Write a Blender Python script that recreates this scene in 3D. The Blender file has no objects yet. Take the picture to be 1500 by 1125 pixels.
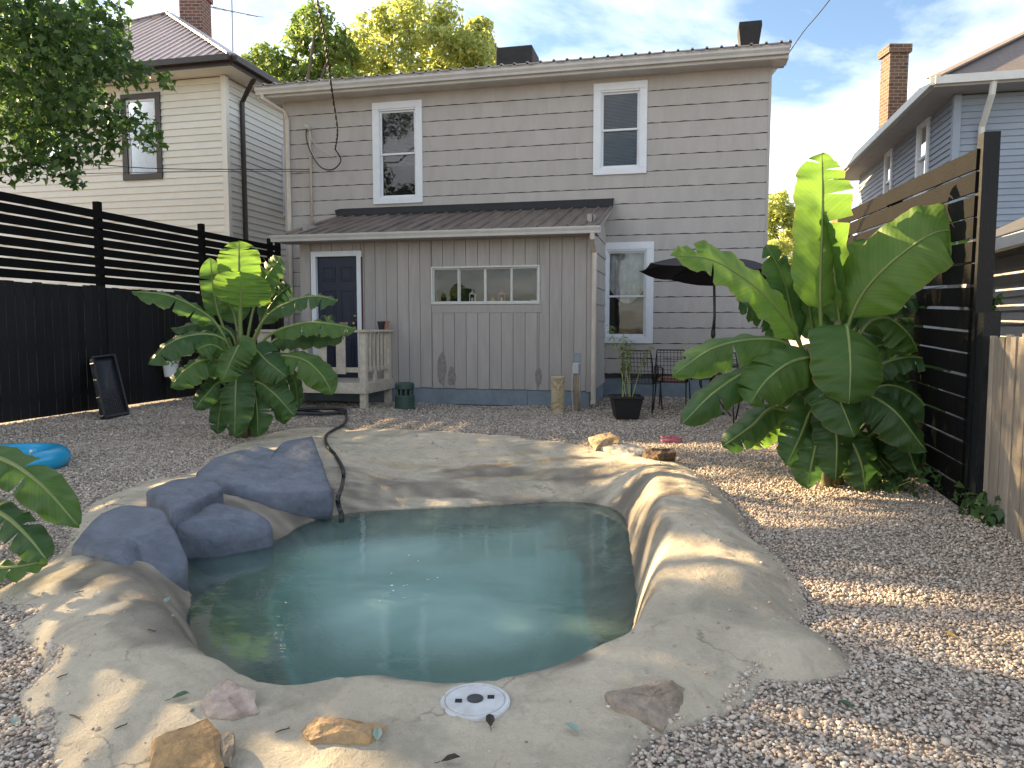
import bpy, bmesh, math, random
import numpy as np
from mathutils import Vector, Matrix
random.seed(7); rng = np.random.default_rng(11)
sc = bpy.context.scene
col = sc.collection
# ---------------------------------------------------------------- camera
F = 1080.0; CX = 750.0; CY = 562.5; H = 1.25
T = math.atan((562.5 - 478) / F)
cam_d = bpy.data.cameras.new('camera'); cam = bpy.data.objects.new('camera', cam_d); col.objects.link(cam)
cam_d.sensor_width = 36; cam_d.lens = F / 1500 * 36; cam_d.clip_end = 2000; cam_d.clip_start = .05
cam.location = (0, 0, H); cam.rotation_euler = (math.pi / 2 - T, 0, 0)
sc.camera = cam
# ---------------------------------------------------------------- sky and sun
SUN_EL = math.radians(20.5); SUN_DIR = Vector((-.85, .53, 0)).normalized()     # horizontal direction towards the sun
w = bpy.data.worlds.new('World'); sc.world = w; w.use_nodes = True
nt = w.node_tree; nt.nodes.clear(); N = nt.nodes.new; LK = nt.links.new
out = N('ShaderNodeOutputWorld'); sky = N('ShaderNodeTexSky'); sky.sky_type = 'NISHITA'; sky.sun_disc = False
sky.sun_elevation = SUN_EL; sky.sun_rotation = math.atan2(SUN_DIR.x, SUN_DIR.y); sky.air_density = 1.0; sky.dust_density = .6; sky.ozone_density = 1.5
bg = N('ShaderNodeBackground'); bg.inputs[1].default_value = .055; LK(sky.outputs[0], bg.inputs[0])
bg2 = N('ShaderNodeBackground'); bg2.inputs[0].default_value = (1, .98, .95, 1); bg2.inputs[1].default_value = .64
tc = N('ShaderNodeTexCoord'); sep = N('ShaderNodeSeparateXYZ'); LK(tc.outputs['Generated'], sep.inputs[0])
ad = N('ShaderNodeMath'); ad.operation = 'ADD'; ad.inputs[1].default_value = .22; LK(sep.outputs[2], ad.inputs[0])
dv = N('ShaderNodeVectorMath'); dv.operation = 'DIVIDE'; cb = N('ShaderNodeCombineXYZ')
for i in range(3): LK(ad.outputs[0], cb.inputs[i])
LK(tc.outputs['Generated'], dv.inputs[0]); LK(cb.outputs[0], dv.inputs[1])
mp = N('ShaderNodeMapping'); mp.inputs['Location'].default_value = (3.3, 1.2, 0); mp.inputs['Scale'].default_value = (1, 1.25, .6); LK(dv.outputs[0], mp.inputs[0])
nz = N('ShaderNodeTexNoise'); nz.inputs['Scale'].default_value = 1.35; nz.inputs['Detail'].default_value = 9; nz.inputs['Roughness'].default_value = .56; nz.inputs['Distortion'].default_value = .35
LK(mp.outputs[0], nz.inputs['Vector'])
rp = N('ShaderNodeValToRGB'); rp.color_ramp.elements[0].position = .38; rp.color_ramp.elements[1].position = .76; LK(nz.outputs[0], rp.inputs[0])
ml = N('ShaderNodeMath'); ml.operation = 'MULTIPLY'; ml.inputs[1].default_value = .9; LK(rp.outputs[0], ml.inputs[0])
mx = N('ShaderNodeMixShader'); LK(ml.outputs[0], mx.inputs[0]); LK(bg.outputs[0], mx.inputs[1]); LK(bg2.outputs[0], mx.inputs[2]); LK(mx.outputs[0], out.inputs[0])
sl = bpy.data.lights.new('sun', 'SUN'); sun = bpy.data.objects.new('sun', sl); col.objects.link(sun)
sl.energy = 4.8; sl.angle = math.radians(.6); sl.color = (1, .74, .42)
sd_ = Vector((SUN_DIR.x * math.cos(SUN_EL), SUN_DIR.y * math.cos(SUN_EL), math.sin(SUN_EL)))
sun.rotation_euler = sd_.to_track_quat('Z', 'Y').to_euler(); sun.location = sd_ * 60
sc.view_settings.view_transform = 'Standard'; sc.view_settings.look = 'None'; sc.view_settings.exposure = 2.35; sc.view_settings.gamma = 1
# ---------------------------------------------------------------- pixel helpers (photo pixel -> direction -> the plane it lies on)
def ray(px, py):
    dx = (px - CX) / F; dy = (CY - py) / F
    return Vector((dx, math.cos(T) + dy * math.sin(T), -math.sin(T) + dy * math.cos(T)))
def PZ(px, py, z=0.0):
    r = ray(px, py); return Vector((0, 0, H)) + r * ((z - H) / r.z)
def PD(px, py, D):
    r = ray(px, py); return Vector((0, 0, H)) + r * (D / r.y)
# ---------------------------------------------------------------- materials
MATS = {}
def mat(name, c, rough=.7, var=.12, scale=6, bump=.0, bscale=40, rand=0., metal=0., spec=.5, c2=None, stretch=(1, 1, 1)):
    if name in MATS: return MATS[name]
    m = bpy.data.materials.new(name); m.use_nodes = True; t = m.node_tree; b = t.nodes['Principled BSDF']
    b.inputs['Roughness'].default_value = rough; b.inputs['Metallic'].default_value = metal; b.inputs['Specular IOR Level'].default_value = spec
    co = t.nodes.new('ShaderNodeTexCoord'); mp = t.nodes.new('ShaderNodeMapping'); mp.inputs['Scale'].default_value = stretch
    t.links.new(co.outputs['Object'], mp.inputs[0])
    vec = mp.outputs[0]
    if rand:
        oi = t.nodes.new('ShaderNodeObjectInfo'); va = t.nodes.new('ShaderNodeVectorMath'); va.operation = 'ADD'
        sc_ = t.nodes.new('ShaderNodeMath'); sc_.operation = 'MULTIPLY'; sc_.inputs[1].default_value = 37.
        t.links.new(oi.outputs['Random'], sc_.inputs[0]); t.links.new(mp.outputs[0], va.inputs[0]); t.links.new(sc_.outputs[0], va.inputs[1]); vec = va.outputs[0]
    n = t.nodes.new('ShaderNodeTexNoise'); n.inputs['Scale'].default_value = scale; n.inputs['Detail'].default_value = 7; n.inputs['Roughness'].default_value = .65
    t.links.new(vec, n.inputs['Vector'])
    r = t.nodes.new('ShaderNodeValToRGB'); r.color_ramp.elements[0].position = .3; r.color_ramp.elements[1].position = .72
    lo = [x * (1 - var) for x in c]; hi = [min(1, x * (1 + var)) for x in c]
    if c2: lo = list(c2); hi = list(c)
    r.color_ramp.elements[0].color = (*lo, 1); r.color_ramp.elements[1].color = (*hi, 1)
    t.links.new(n.outputs[0], r.inputs[0]); o = r.outputs[0]
    if rand:
        mr = t.nodes.new('ShaderNodeMapRange'); mr.inputs['To Min'].default_value = 1 - rand; mr.inputs['To Max'].default_value = 1 + rand
        t.links.new(oi.outputs['Random'], mr.inputs[0])
        hs = t.nodes.new('ShaderNodeHueSaturation'); t.links.new(mr.outputs[0], hs.inputs['Value']); t.links.new(o, hs.inputs['Color']); o = hs.outputs[0]
    t.links.new(o, b.inputs['Base Color'])
    if bump:
        n2 = t.nodes.new('ShaderNodeTexNoise'); n2.inputs['Scale'].default_value = bscale; n2.inputs['Detail'].default_value = 6; t.links.new(vec, n2.inputs['Vector'])
        bp = t.nodes.new('ShaderNodeBump'); bp.inputs['Strength'].default_value = bump; bp.inputs['Distance'].default_value = .02
        t.links.new(n2.outputs[0], bp.inputs['Height']); t.links.new(bp.outputs[0], b.inputs['Normal'])
    MATS[name] = m; return m
# ---------------------------------------------------------------- mesh builder
class MB:
    def __init__(s): s.v = []; s.f = []; s.mi = []; s.uv = None
    def add(s, v, f, mi=0):
        o = len(s.v); s.v += [tuple(x) for x in v]; s.f += [tuple(i + o for i in q) for q in f]; s.mi += [mi] * len(f); return s
    def box(s, x0, x1, y0, y1, z0, z1, mi=0):
        v = [(x0, y0, z0), (x1, y0, z0), (x1, y1, z0), (x0, y1, z0), (x0, y0, z1), (x1, y0, z1), (x1, y1, z1), (x0, y1, z1)]
        return s.add(v, [(0, 3, 2, 1), (4, 5, 6, 7), (0, 1, 5, 4), (1, 2, 6, 5), (2, 3, 7, 6), (3, 0, 4, 7)], mi)
    def bar(s, a, b, w, h, up=(0, 0, 1), mi=0, w2=None, h2=None):
        a = Vector(a); b = Vector(b); d = (b - a).normalized(); up = Vector(up)
        if abs(d.dot(up)) > .98: up = Vector((0, 1, 0))
        sx = d.cross(up).normalized(); u = sx.cross(d).normalized(); w2 = w if w2 is None else w2; h2 = h if h2 is None else h2
        v = [a - sx * w / 2 - u * h / 2, a + sx * w / 2 - u * h / 2, a + sx * w / 2 + u * h / 2, a - sx * w / 2 + u * h / 2,
             b - sx * w2 / 2 - u * h2 / 2, b + sx * w2 / 2 - u * h2 / 2, b + sx * w2 / 2 + u * h2 / 2, b - sx * w2 / 2 + u * h2 / 2]
        return s.add(v, [(0, 3, 2, 1), (4, 5, 6, 7), (0, 1, 5, 4), (1, 2, 6, 5), (2, 3, 7, 6), (3, 0, 4, 7)], mi)
    def tube(s, pts, r, n=8, mi=0, cap=True):
        pts = [Vector(p) for p in pts]; R = r if isinstance(r, (list, tuple)) else [r] * len(pts)
        rings = []; prev = None
        for i, p in enumerate(pts):
            d = (pts[min(i + 1, len(pts) - 1)] - pts[max(i - 1, 0)]).normalized()
            if prev is None:
                a = Vector((0, 0, 1)) if abs(d.z) < .9 else Vector((1, 0, 0)); x = d.cross(a).normalized()
            else:
                x = (prev - d * prev.dot(d)).normalized()
            prev = x; y = d.cross(x)
            rings.append([p + (x * math.cos(2 * math.pi * k / n) + y * math.sin(2 * math.pi * k / n)) * R[i] for k in range(n)])
        v = [q for g in rings for q in g]; f = []
        for i in range(len(pts) - 1):
            for k in range(n): f.append((i * n + k, i * n + (k + 1) % n, (i + 1) * n + (k + 1) % n, (i + 1) * n + k))
        if cap: f.append(tuple(range(n - 1, -1, -1))); f.append(tuple((len(pts) - 1) * n + k for k in range(n)))
        return s.add(v, f, mi)
    def lathe(s, prof, c=(0, 0, 0), n=24, mi=0):
        v = []; f = []
        for r, z in prof:
            for k in range(n): a = 2 * math.pi * k / n; v.append((c[0] + r * math.cos(a), c[1] + r * math.sin(a), c[2] + z))
        for i in range(len(prof) - 1):
            for k in range(n): f.append((i * n + k, i * n + (k + 1) % n, (i + 1) * n + (k + 1) % n, (i + 1) * n + k))
        f.append(tuple(range(n - 1, -1, -1))); f.append(tuple((len(prof) - 1) * n + k for k in range(n)))
        return s.add(v, f, mi)
    def prism(s, poly, y0, y1, mi=0):          # poly in (x, z), extruded along y
        n = len(poly); v = [(x, y0, z) for x, z in poly] + [(x, y1, z) for x, z in poly]
        f = [tuple(range(n)), tuple(range(2 * n - 1, n - 1, -1))] + [(i, i + n, (i + 1) % n + n, (i + 1) % n) for i in range(n)]
        return s.add(v, f, mi)
    def build(s, name, m, parent=None, smooth=False, world=True, uv=None, bevel=0):
        return obj(name, mesh(s, name, m, smooth, parent, world, uv), parent, bevel)
ROOTM = {}
def rootof(o):
    while o.parent: o = o.parent
    return o
def mesh(mb, name, m, smooth=False, parent=None, world=True, uv=None):
    v = mb.v
    if parent is not None and world:
        M = ROOTM.get(rootof(parent).name)
        if M is not None: v = [tuple(M @ Vector(p)) for p in v]
    me = bpy.data.meshes.new(name); me.from_pydata(v, [], mb.f)
    ms = m if isinstance(m, (list, tuple)) else [m]
    for x in ms: me.materials.append(x)
    if len(ms) > 1: me.polygons.foreach_set('material_index', mb.mi)
    if smooth: me.polygons.foreach_set('use_smooth', [True] * len(me.polygons))
    if uv is not None:
        l = me.uv_layers.new(name='UVMap'); li = np.zeros(len(me.loops), dtype=np.int32); me.loops.foreach_get('vertex_index', li)
        l.data.foreach_set('uv', np.asarray(uv, dtype=np.float32)[li].ravel())
    me.update(); return me
def obj(name, me, parent=None, bevel=0):
    o = bpy.data.objects.new(name, me); col.objects.link(o)
    if parent is not None: o.parent = parent
    if bevel:
        b = o.modifiers.new('bevel', 'BEVEL'); b.width = bevel; b.segments = 2; b.limit_method = 'ANGLE'
    return o
def thing(name, label, cat, loc=(0, 0, 0), rz=0, group=None):
    o = bpy.data.objects.new(name, None); col.objects.link(o); o.empty_display_size = .1
    o.location = loc; o.rotation_euler = (0, 0, rz); o['label'] = label; o['category'] = cat
    if group: o['group'] = group
    ROOTM[o.name] = (Matrix.Translation(Vector(loc)) @ Matrix.Rotation(rz, 4, 'Z')).inverted(); return o
def tag(o, label, cat, group=None):
    o['label'] = label; o['category'] = cat
    if group: o['group'] = group
    return o
def struct(o, kind='structure'): o['kind'] = kind; return o
def spline(pts, n):
    pts = [Vector(p) for p in pts]; P = [pts[0] * 2 - pts[1]] + pts + [pts[-1] * 2 - pts[-2]]; o = []
    m = len(pts) - 1
    for i in range(n + 1):
        t = i / n * m; k = min(int(t), m - 1); u = t - k; a, b, c, d = P[k:k + 4]
        o.append(.5 * ((2 * b) + (c - a) * u + (2 * a - 5 * b + 4 * c - d) * u * u + (3 * b - a - 3 * c + d) * u ** 3))
    return o
def sdist(poly, X, Y):                       # signed distance to a polygon, negative inside (numpy)
    P = np.array([(p[0], p[1]) for p in poly]); d = np.full(X.shape, 1e9); ins = np.zeros(X.shape, bool); n = len(P)
    for i in range(n):
        a = P[i]; b = P[(i + 1) % n]; ex, ey = b - a; wx = X - a[0]; wy = Y - a[1]
        t = np.clip((wx * ex + wy * ey) / (ex * ex + ey * ey + 1e-12), 0, 1); d = np.minimum(d, (wx - ex * t) ** 2 + (wy - ey * t) ** 2)
        c = (a[1] > Y) != (b[1] > Y)
        with np.errstate(divide='ignore', invalid='ignore'): ins ^= c & (X < ex * (Y - a[1]) / (ey if ey else 1e-12) + a[0])
    d = np.sqrt(d); return np.where(ins, -d, d)
def smooth_poly(p, k=4):
    p = [Vector((q[0], q[1], 0)) for q in p]; n = len(p); o = []
    for i in range(n):
        a, b, c, d = p[i - 1], p[i], p[(i + 1) % n], p[(i + 2) % n]
        for j in range(k):
            u = j / k; o.append(.5 * ((2 * b) + (c - a) * u + (2 * a - 5 * b + 4 * c - d) * u * u + (3 * b - a - 3 * c + d) * u ** 3))
    return o
def fbm(X, Y, freq, octs, seed):
    r = np.random.default_rng(seed); z = np.zeros_like(X); a = 1.
    for o in range(octs):
        for k in range(5):
            th = r.uniform(0, 2 * math.pi); f = freq * r.uniform(.7, 1.4); z += a * .4 * np.sin((X * math.cos(th) + Y * math.sin(th)) * f * 6.283 + r.uniform(0, 6.28))
        freq *= 2; a *= .5
    return z
# ================================================================ ground, pool, water
ZW = -.2
outer_px = [(430, 628), (520, 626), (620, 630), (720, 635), (800, 643), (850, 652), (900, 664), (950, 671), (989, 674), (1047, 711), (1067, 733), (1095, 763), (1101, 789), (1147, 823), (1173, 856), (1185, 894), (1177, 916), (1233, 953), (1252, 980), (1218, 998), (1158, 1004), (1121, 1000), (1102, 1028), (1069, 1047), (1030, 1060), (932, 1105), (925, 1160), (900, 1290), (650, 1500), (250, 1480), (60, 1200), (73, 1123), (37, 1055), (23, 1020), (60, 987), (43, 950), (5, 925), (38, 905), (0, 888), (-25, 878), (35, 843), (69, 822), (97, 800), (100, 780), (132, 739), (215, 704), (262, 698), (300, 680), (343, 652)]
OUT = smooth_poly([PZ(*p) for p in outer_px], 3)
wpx = [(407, 791), (440, 771), (483, 757), (554, 748), (696, 742), (797, 736), (848, 736), (893, 743), (916, 761), (923, 801), (930, 850), (932, 885)]
wat = [PZ(x, y, ZW) for x, y in wpx]
wat += [PZ(x, y, .05) + Vector((0, .06, 0)) for x, y in [(914, 923), (868, 953), (812, 978), (747, 991), (655, 1001), (544, 991), (473, 991), (402, 999)]]
wat += [PZ(x, y, ZW) for x, y in [(330, 1030), (302, 1000), (290, 953), (283, 925), (272, 915), (281, 880), (277, 864), (266, 850), (280, 812), (330, 806)]]
WAT = smooth_poly(wat, 3)
BAS = smooth_poly([PZ(x, y, -.26) for x, y in [(392, 830), (480, 801), (600, 790), (720, 781), (838, 771), (858, 860), (868, 950), (780, 985), (600, 1010), (452, 985), (408, 900)]], 3)
PCX, PCY = -.55, 4.4
ang = [0, 25, 50, 90, 125, 150, 180, 215, 240, 270, 300, 330, 360]
crest = [.17, .15, .09, .03, .05, .05, .06, .08, .09, .05, .08, .14, .17]
tcv = [.27, .3, .55, .8, .7, .6, .55, .5, .3, .1, .14, .22, .27]
def shell_z(X, Y):
    X = np.asarray(X, float); Y = np.asarray(Y, float)
    so = sdist(OUT, X, Y); sw = sdist(WAT, X, Y); sb = sdist(BAS, X, Y)
    th = np.degrees(np.arctan2(Y - PCY, X - PCX)) % 360
    cr = np.interp(th, ang, crest); tcc = np.interp(th, ang, tcv)
    t = np.clip(sw / (np.maximum(sw, 0) + np.maximum(-so, 1e-4)), 0, 1)
    up = ZW + (cr - ZW) * (1 - (1 - np.clip(t / tcc, 0, 1)) ** 2.0)
    dn = cr * (1 - np.clip((t - tcc) / (1 - tcc), 0, 1) ** 2.2)
    z = np.where(t < tcc, up, dn)
    fw = np.clip(1.6 - abs(th - 84) / 26, 0, 1); zf = np.interp(t + .02 * fbm(X, Y, .7, 2, 61), [0, .13, .2, .3, .36, .62, .85, 1], [ZW + .01, ZW + .035, ZW + .10, ZW + .115, ZW + .155, -.0, .035, 0.])
    z = z * (1 - fw) + zf * fw
    for px, py, h, r in [(1160, 950, .07, .22), (1075, 862, .05, .2), (1010, 790, .03, .25), (560, 1015, .03, .2), (960, 1010, .04, .2), (500, 660, .05, .5), (120, 950, .04, .3)]:
        c = PZ(px, py, .05); z = z + h * np.exp(-((X - c.x) ** 2 + (Y - c.y) ** 2) / r ** 2) * np.clip(sw / .15, 0, 1) * np.clip(-so / .1, 0, 1)
    led = ZW - .02 - .26 * (1 - np.exp(np.minimum(sw, 0) / .22)); b = np.clip(-sb / .4, 0, 1); led = led - .75 * b * b * (3 - 2 * b)
    z = np.where(sw < 0, led, z)
    z = z + np.clip(abs(sw) / .12, .15, 1) * (fbm(X, Y, .8, 2, 3) * .006 + fbm(X, Y, 5, 3, 5) * .0035 + np.maximum(fbm(X, Y, 2.2, 2, 8), 0) * fbm(X, Y, 9, 2, 6) * .004) * np.clip(-so / .15, 0, 1)
    # trowel ridges down the steep right-hand inner face
    rid = np.sin(Y * 95 + 2.5 * np.sin(X * 5) + X * 30) * .004 * np.clip(1 - abs(th - 8) / 40, 0, 1) * np.clip(sw / .05, 0, 1) * np.clip((.6 - sw) / .2, 0, 1); z = z + rid
    z = np.where(sw > 0, np.maximum(z, ZW + .004 + .06 * np.minimum(sw, .3)), z)
    return np.where(so > 0, -.9 * so - .01, z), so, sw
st = .028
gx = np.arange(-4.2, 2.35, st); gy = np.arange(.95, 9.6, st); X, Y = np.meshgrid(gx, gy)
Z, SO, SW = shell_z(X, Y)
keep = SO < .1
idx = -np.ones(X.shape, int); idx[keep] = np.arange(keep.sum())
q = keep[:-1, :-1] & keep[1:, :-1] & keep[:-1, 1:] & keep[1:, 1:]
ii, jj = np.where(q)
faces = np.stack([idx[ii, jj], idx[ii, jj + 1], idx[ii + 1, jj + 1], idx[ii + 1, jj]], 1)
verts = np.stack([X[keep], Y[keep], Z[keep]], 1)
def concrete():
    m = bpy.data.materials.new('pool_concrete'); m.use_nodes = True; t = m.node_tree; b = t.nodes['Principled BSDF']; A = t.nodes.new; K = t.links.new
    co = A('ShaderNodeTexCoord'); sp = A('ShaderNodeSeparateXYZ'); K(co.outputs['Object'], sp.inputs[0])
    def noise(s, d=6, r=.6, dist=0.):
        n = A('ShaderNodeTexNoise'); n.inputs['Scale'].default_value = s; n.inputs['Detail'].default_value = d; n.inputs['Roughness'].default_value = r; n.inputs['Distortion'].default_value = dist; K(co.outputs['Object'], n.inputs['Vector']); return n.outputs[0]
    def ramp(src, p0, p1, c0=(0, 0, 0, 1), c1=(1, 1, 1, 1)):
        r = A('ShaderNodeValToRGB'); r.color_ramp.elements[0].position = p0; r.color_ramp.elements[1].position = p1; r.color_ramp.elements[0].color = c0; r.color_ramp.elements[1].color = c1; K(src, r.inputs[0]); return r.outputs[0]
    def mix(f, a, c, ty='MIX'):
        x = A('ShaderNodeMix'); x.data_type = 'RGBA'; x.blend_type = ty
        (K(f, x.inputs[0]) if not isinstance(f, float) else setattr(x.inputs[0], 'default_value', f))
        for s, i in ((a, 6), (c, 7)):
            if isinstance(s, tuple): x.inputs[i].default_value = s
            else: K(s, x.inputs[i])
        return x.outputs[2]
    base = mix(ramp(noise(2.2), .35, .65), (.54, .465, .35, 1), (.67, .585, .445, 1))
    fine = mix(ramp(noise(38, 5, .7), .35, .7), base, (.42, .375, .29, 1)); base = mix(.35, base, fine)
    base = mix(ramp(noise(1.1, 5, .6, 1.2), .53, .62), base, (.43, .38, .29, 1))              # grey worn patches
    base = mix(ramp(noise(.8, 4, .55, .8), .63, .67), base, (.66, .60, .47, 1))               # pale skim coat
    base = mix(ramp(noise(7, 6, .7, .4), .5, .75), base, (.38, .33, .25, 1))
    base = mix(ramp(noise(14, 9, .85), .60, .70), base, (.20, .17, .13, 1))                    # crumbly dark specks
    def attr(n):
        a = A('ShaderNodeAttribute'); a.attribute_name = n; return a.outputs['Fac']
    vo = A('ShaderNodeTexVoronoi'); vo.feature = 'DISTANCE_TO_EDGE'; vo.inputs['Scale'].default_value = 1.3; wn = A('ShaderNodeTexNoise'); wn.inputs['Scale'].default_value = 5; wn.inputs['Detail'].default_value = 6; K(co.outputs['Object'], wn.inputs['Vector']); wa = A('ShaderNodeMix'); wa.data_type = 'RGBA'; wa.blend_type = 'LINEAR_LIGHT'; wa.inputs[0].default_value = .18; K(co.outputs['Object'], wa.inputs[6]); K(wn.outputs['Color'], wa.inputs[7]); K(wa.outputs[2], vo.inputs['Vector'])
    crk = ramp(vo.outputs['Distance'], .0, .012, (1, 1, 1, 1), (0, 0, 0, 1)); ckm = A('ShaderNodeMath'); ckm.operation = 'MULTIPLY'; K(crk, ckm.inputs[0]); K(ramp(noise(1.6), .5, .62), ckm.inputs[1]); base = mix(ckm.outputs[0], base, (.16, .135, .105, 1))   # hairline cracks
    base = mix(attr('ochre'), base, (.40, .27, .12, 1))
    base = mix(attr('damp'), base, (.21, .18, .145, 1))
    base = mix(attr('basin'), base, (.52, .74, .70, 1))
    K(base, b.inputs['Base Color']); b.inputs['Specular IOR Level'].default_value = .25
    rr = A('ShaderNodeMapRange'); K(attr('damp'), rr.inputs[0]); rr.inputs['To Min'].default_value = .85; rr.inputs['To Max'].default_value = .45; K(rr.outputs[0], b.inputs['Roughness'])
    ad = A('ShaderNodeMath'); ad.operation = 'ADD'; K(noise(26, 8, .7), ad.inputs[0]); m2 = A('ShaderNodeMath'); m2.operation = 'MULTIPLY'; m2.inputs[1].default_value = .5; K(noise(110, 4, .7), m2.inputs[0]); K(m2.outputs[0], ad.inputs[1])
    bp = A('ShaderNodeBump'); bp.inputs['Strength'].default_value = .85; bp.inputs['Distance'].default_value = .025; K(ad.outputs[0], bp.inputs['Height']); K(bp.outputs[0], b.inputs['Normal'])
    return m
me = bpy.data.meshes.new('pool_shell'); me.from_pydata(verts.tolist(), [], faces.tolist()); me.materials.append(concrete()); me.polygons.foreach_set('use_smooth', [True] * len(me.polygons))
vx, vy = verts[:, 0], verts[:, 1]; swk = SW[keep]; sok = SO[keep]
thv = np.degrees(np.arctan2(vy - PCY, vx - PCX)) % 360
nn = fbm(vx, vy, 1.3, 3, 21)
lim = np.interp(thv, [0, 40, 70, 110, 140, 180, 215, 240, 270, 320, 360], [.22, .5, .95, .95, .7, .42, .5, .35, .04, .06, .22])
damp = np.clip((lim + nn * .09 - swk) / .06, 0, 1) * np.clip(.75 + .3 * fbm(vx, vy, 2.5, 2, 31), .35, 1)
far = np.clip(1 - abs(thv - 80) / 45, 0, 1)
damp = damp * np.where(far > .1, np.clip(.45 + .9 * fbm(vx * .6, vy * 2.0, 1.1, 3, 44), 0, .95), 1)
och = np.clip((fbm(vx * .6, vy * 2.5, 1.0, 3, 77) - .35) / .2, 0, 1) * far * np.clip(1 - abs(swk - .8) / .6, 0, 1)
bas = np.clip(-sdist(BAS, vx, vy) / .05 + .3, 0, 1) * (swk < -.03)
for n_, a_ in (('damp', damp), ('ochre', np.clip(och, 0, 1) * .9), ('basin', bas)):
    at = me.attributes.new(n_, 'FLOAT', 'POINT'); at.data.foreach_set('value', a_.astype(np.float32))
me.update(); struct(obj('pool_shell', me))
# water: a fine sheet; the deeper it is, the less of the floor the murk lets through
def water_mat():
    m = bpy.data.materials.new('pool_water'); m.use_nodes = True; t = m.node_tree; t.nodes.clear(); A = t.nodes.new; K = t.links.new
    o = A('ShaderNodeOutputMaterial'); tr = A('ShaderNodeBsdfTransparent'); tr.inputs[0].default_value = (.72, .86, .82, 1)
    gl = A('ShaderNodeBsdfGlossy'); gl.inputs['Roughness'].default_value = .015; gl.inputs['Color'].default_value = (1, 1, 1, 1); fr = A('ShaderNodeFresnel'); fr.inputs[0].default_value = 1.33
    co = A('ShaderNodeTexCoord'); mp = A('ShaderNodeMapping'); mp.inputs['Scale'].default_value = (1, 2.2, 1); K(co.outputs['Object'], mp.inputs[0])
    n = A('ShaderNodeTexNoise'); n.inputs['Scale'].default_value = 3.2; n.inputs['Detail'].default_value = 3; K(mp.outputs[0], n.inputs['Vector'])
    bp = A('ShaderNodeBump'); bp.inputs['Strength'].default_value = .1; bp.inputs['Distance'].default_value = .03; K(n.outputs[0], bp.inputs['Height']); K(bp.outputs[0], gl.inputs['Normal']); K(bp.outputs[0], fr.inputs['Normal'])
    df = A('ShaderNodeBsdfDiffuse'); n2 = A('ShaderNodeTexNoise'); n2.inputs['Scale'].default_value = 1.1; n2.inputs['Detail'].default_value = 4; n2.inputs['Distortion'].default_value = .6; K(co.outputs['Object'], n2.inputs['Vector'])
    r = A('ShaderNodeValToRGB'); r.color_ramp.elements[0].position = .38; r.color_ramp.elements[1].position = .66; r.color_ramp.elements[0].color = (.25, .40, .355, 1); r.color_ramp.elements[1].color = (.36, .56, .52, 1); K(n2.outputs[0], r.inputs[0]); K(r.outputs[0], df.inputs[0])
    at = A('ShaderNodeAttribute'); at.attribute_name = 'murk'
    m0 = A('ShaderNodeMixShader'); K(at.outputs['Fac'], m0.inputs[0]); K(tr.outputs[0], m0.inputs[1]); K(df.outputs[0], m0.inputs[2])
    mx = A('ShaderNodeMixShader'); K(fr.outputs[0], mx.inputs[0]); K(m0.outputs[0], mx.inputs[1]); K(gl.outputs[0], mx.inputs[2]); K(mx.outputs[0], o.inputs['Surface'])
    return m
wk = SW < .12; idx = -np.ones(SW.shape, int); idx[wk] = np.arange(wk.sum()); q = wk[:-1, :-1] & wk[1:, :-1] & wk[:-1, 1:] & wk[1:, 1:]; ii, jj = np.where(q)
faces = np.stack([idx[ii, jj], idx[ii, jj + 1], idx[ii + 1, jj + 1], idx[ii + 1, jj]], 1); GXs, GYs = np.meshgrid(gx, gy)
me = bpy.data.meshes.new('pool_water'); me.from_pydata(np.stack([GXs[wk], GYs[wk], np.full(wk.sum(), ZW)], 1).tolist(), [], faces.tolist()); me.materials.append(water_mat())
at = me.attributes.new('murk', 'FLOAT', 'POINT'); at.data.foreach_set('value', (1 - np.exp(-1.05 * np.maximum(ZW - Z[wk], 0))).astype(np.float32)); me.update(); struct(obj('pool_water', me))
# ground: one sheet to the horizon, open only over the pool
st = .1; gx = np.arange(-9, 9.01, st); gy = np.arange(-1, 17.01, st); X, Y = np.meshgrid(gx, gy)
so = sdist(OUT, X, Y); Z = fbm(X, Y, .35, 3, 9) * .012; Z = np.where((so < .25), Z * np.clip(so / .25, 0, 1), Z) 
ed = np.minimum.reduce([X + 9, 9 - X, Y + 1, 17 - Y]); Z = Z * np.clip(ed, 0, 1)
idx = np.arange(X.size).reshape(X.shape); hole = so < -.16
q = ~(hole[:-1, :-1] & hole[1:, :-1] & hole[:-1, 1:] & hole[1:, 1:]); ii, jj = np.where(q)
faces = np.stack([idx[ii, jj], idx[ii, jj + 1], idx[ii + 1, jj + 1], idx[ii + 1, jj]], 1).tolist()
verts = np.stack([X.ravel(), Y.ravel(), Z.ravel()], 1).tolist(); b0 = len(verts)
R = 900; verts += [(-R, -R, 0), (R, -R, 0), (R, R, 0), (-R, R, 0)]
c = [idx[0, 0], idx[0, -1], idx[-1, -1], idx[-1, 0]]
bot = idx[0, :].tolist(); rt = idx[:, -1].tolist(); tp = idx[-1, ::-1].tolist(); lf = idx[::-1, 0].tolist()
for a, b_, side in ((b0, b0 + 1, bot), (b0 + 1, b0 + 2, rt), (b0 + 2, b0 + 3, tp), (b0 + 3, b0, lf)): faces.append([a, b_] + side[::-1])
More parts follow.
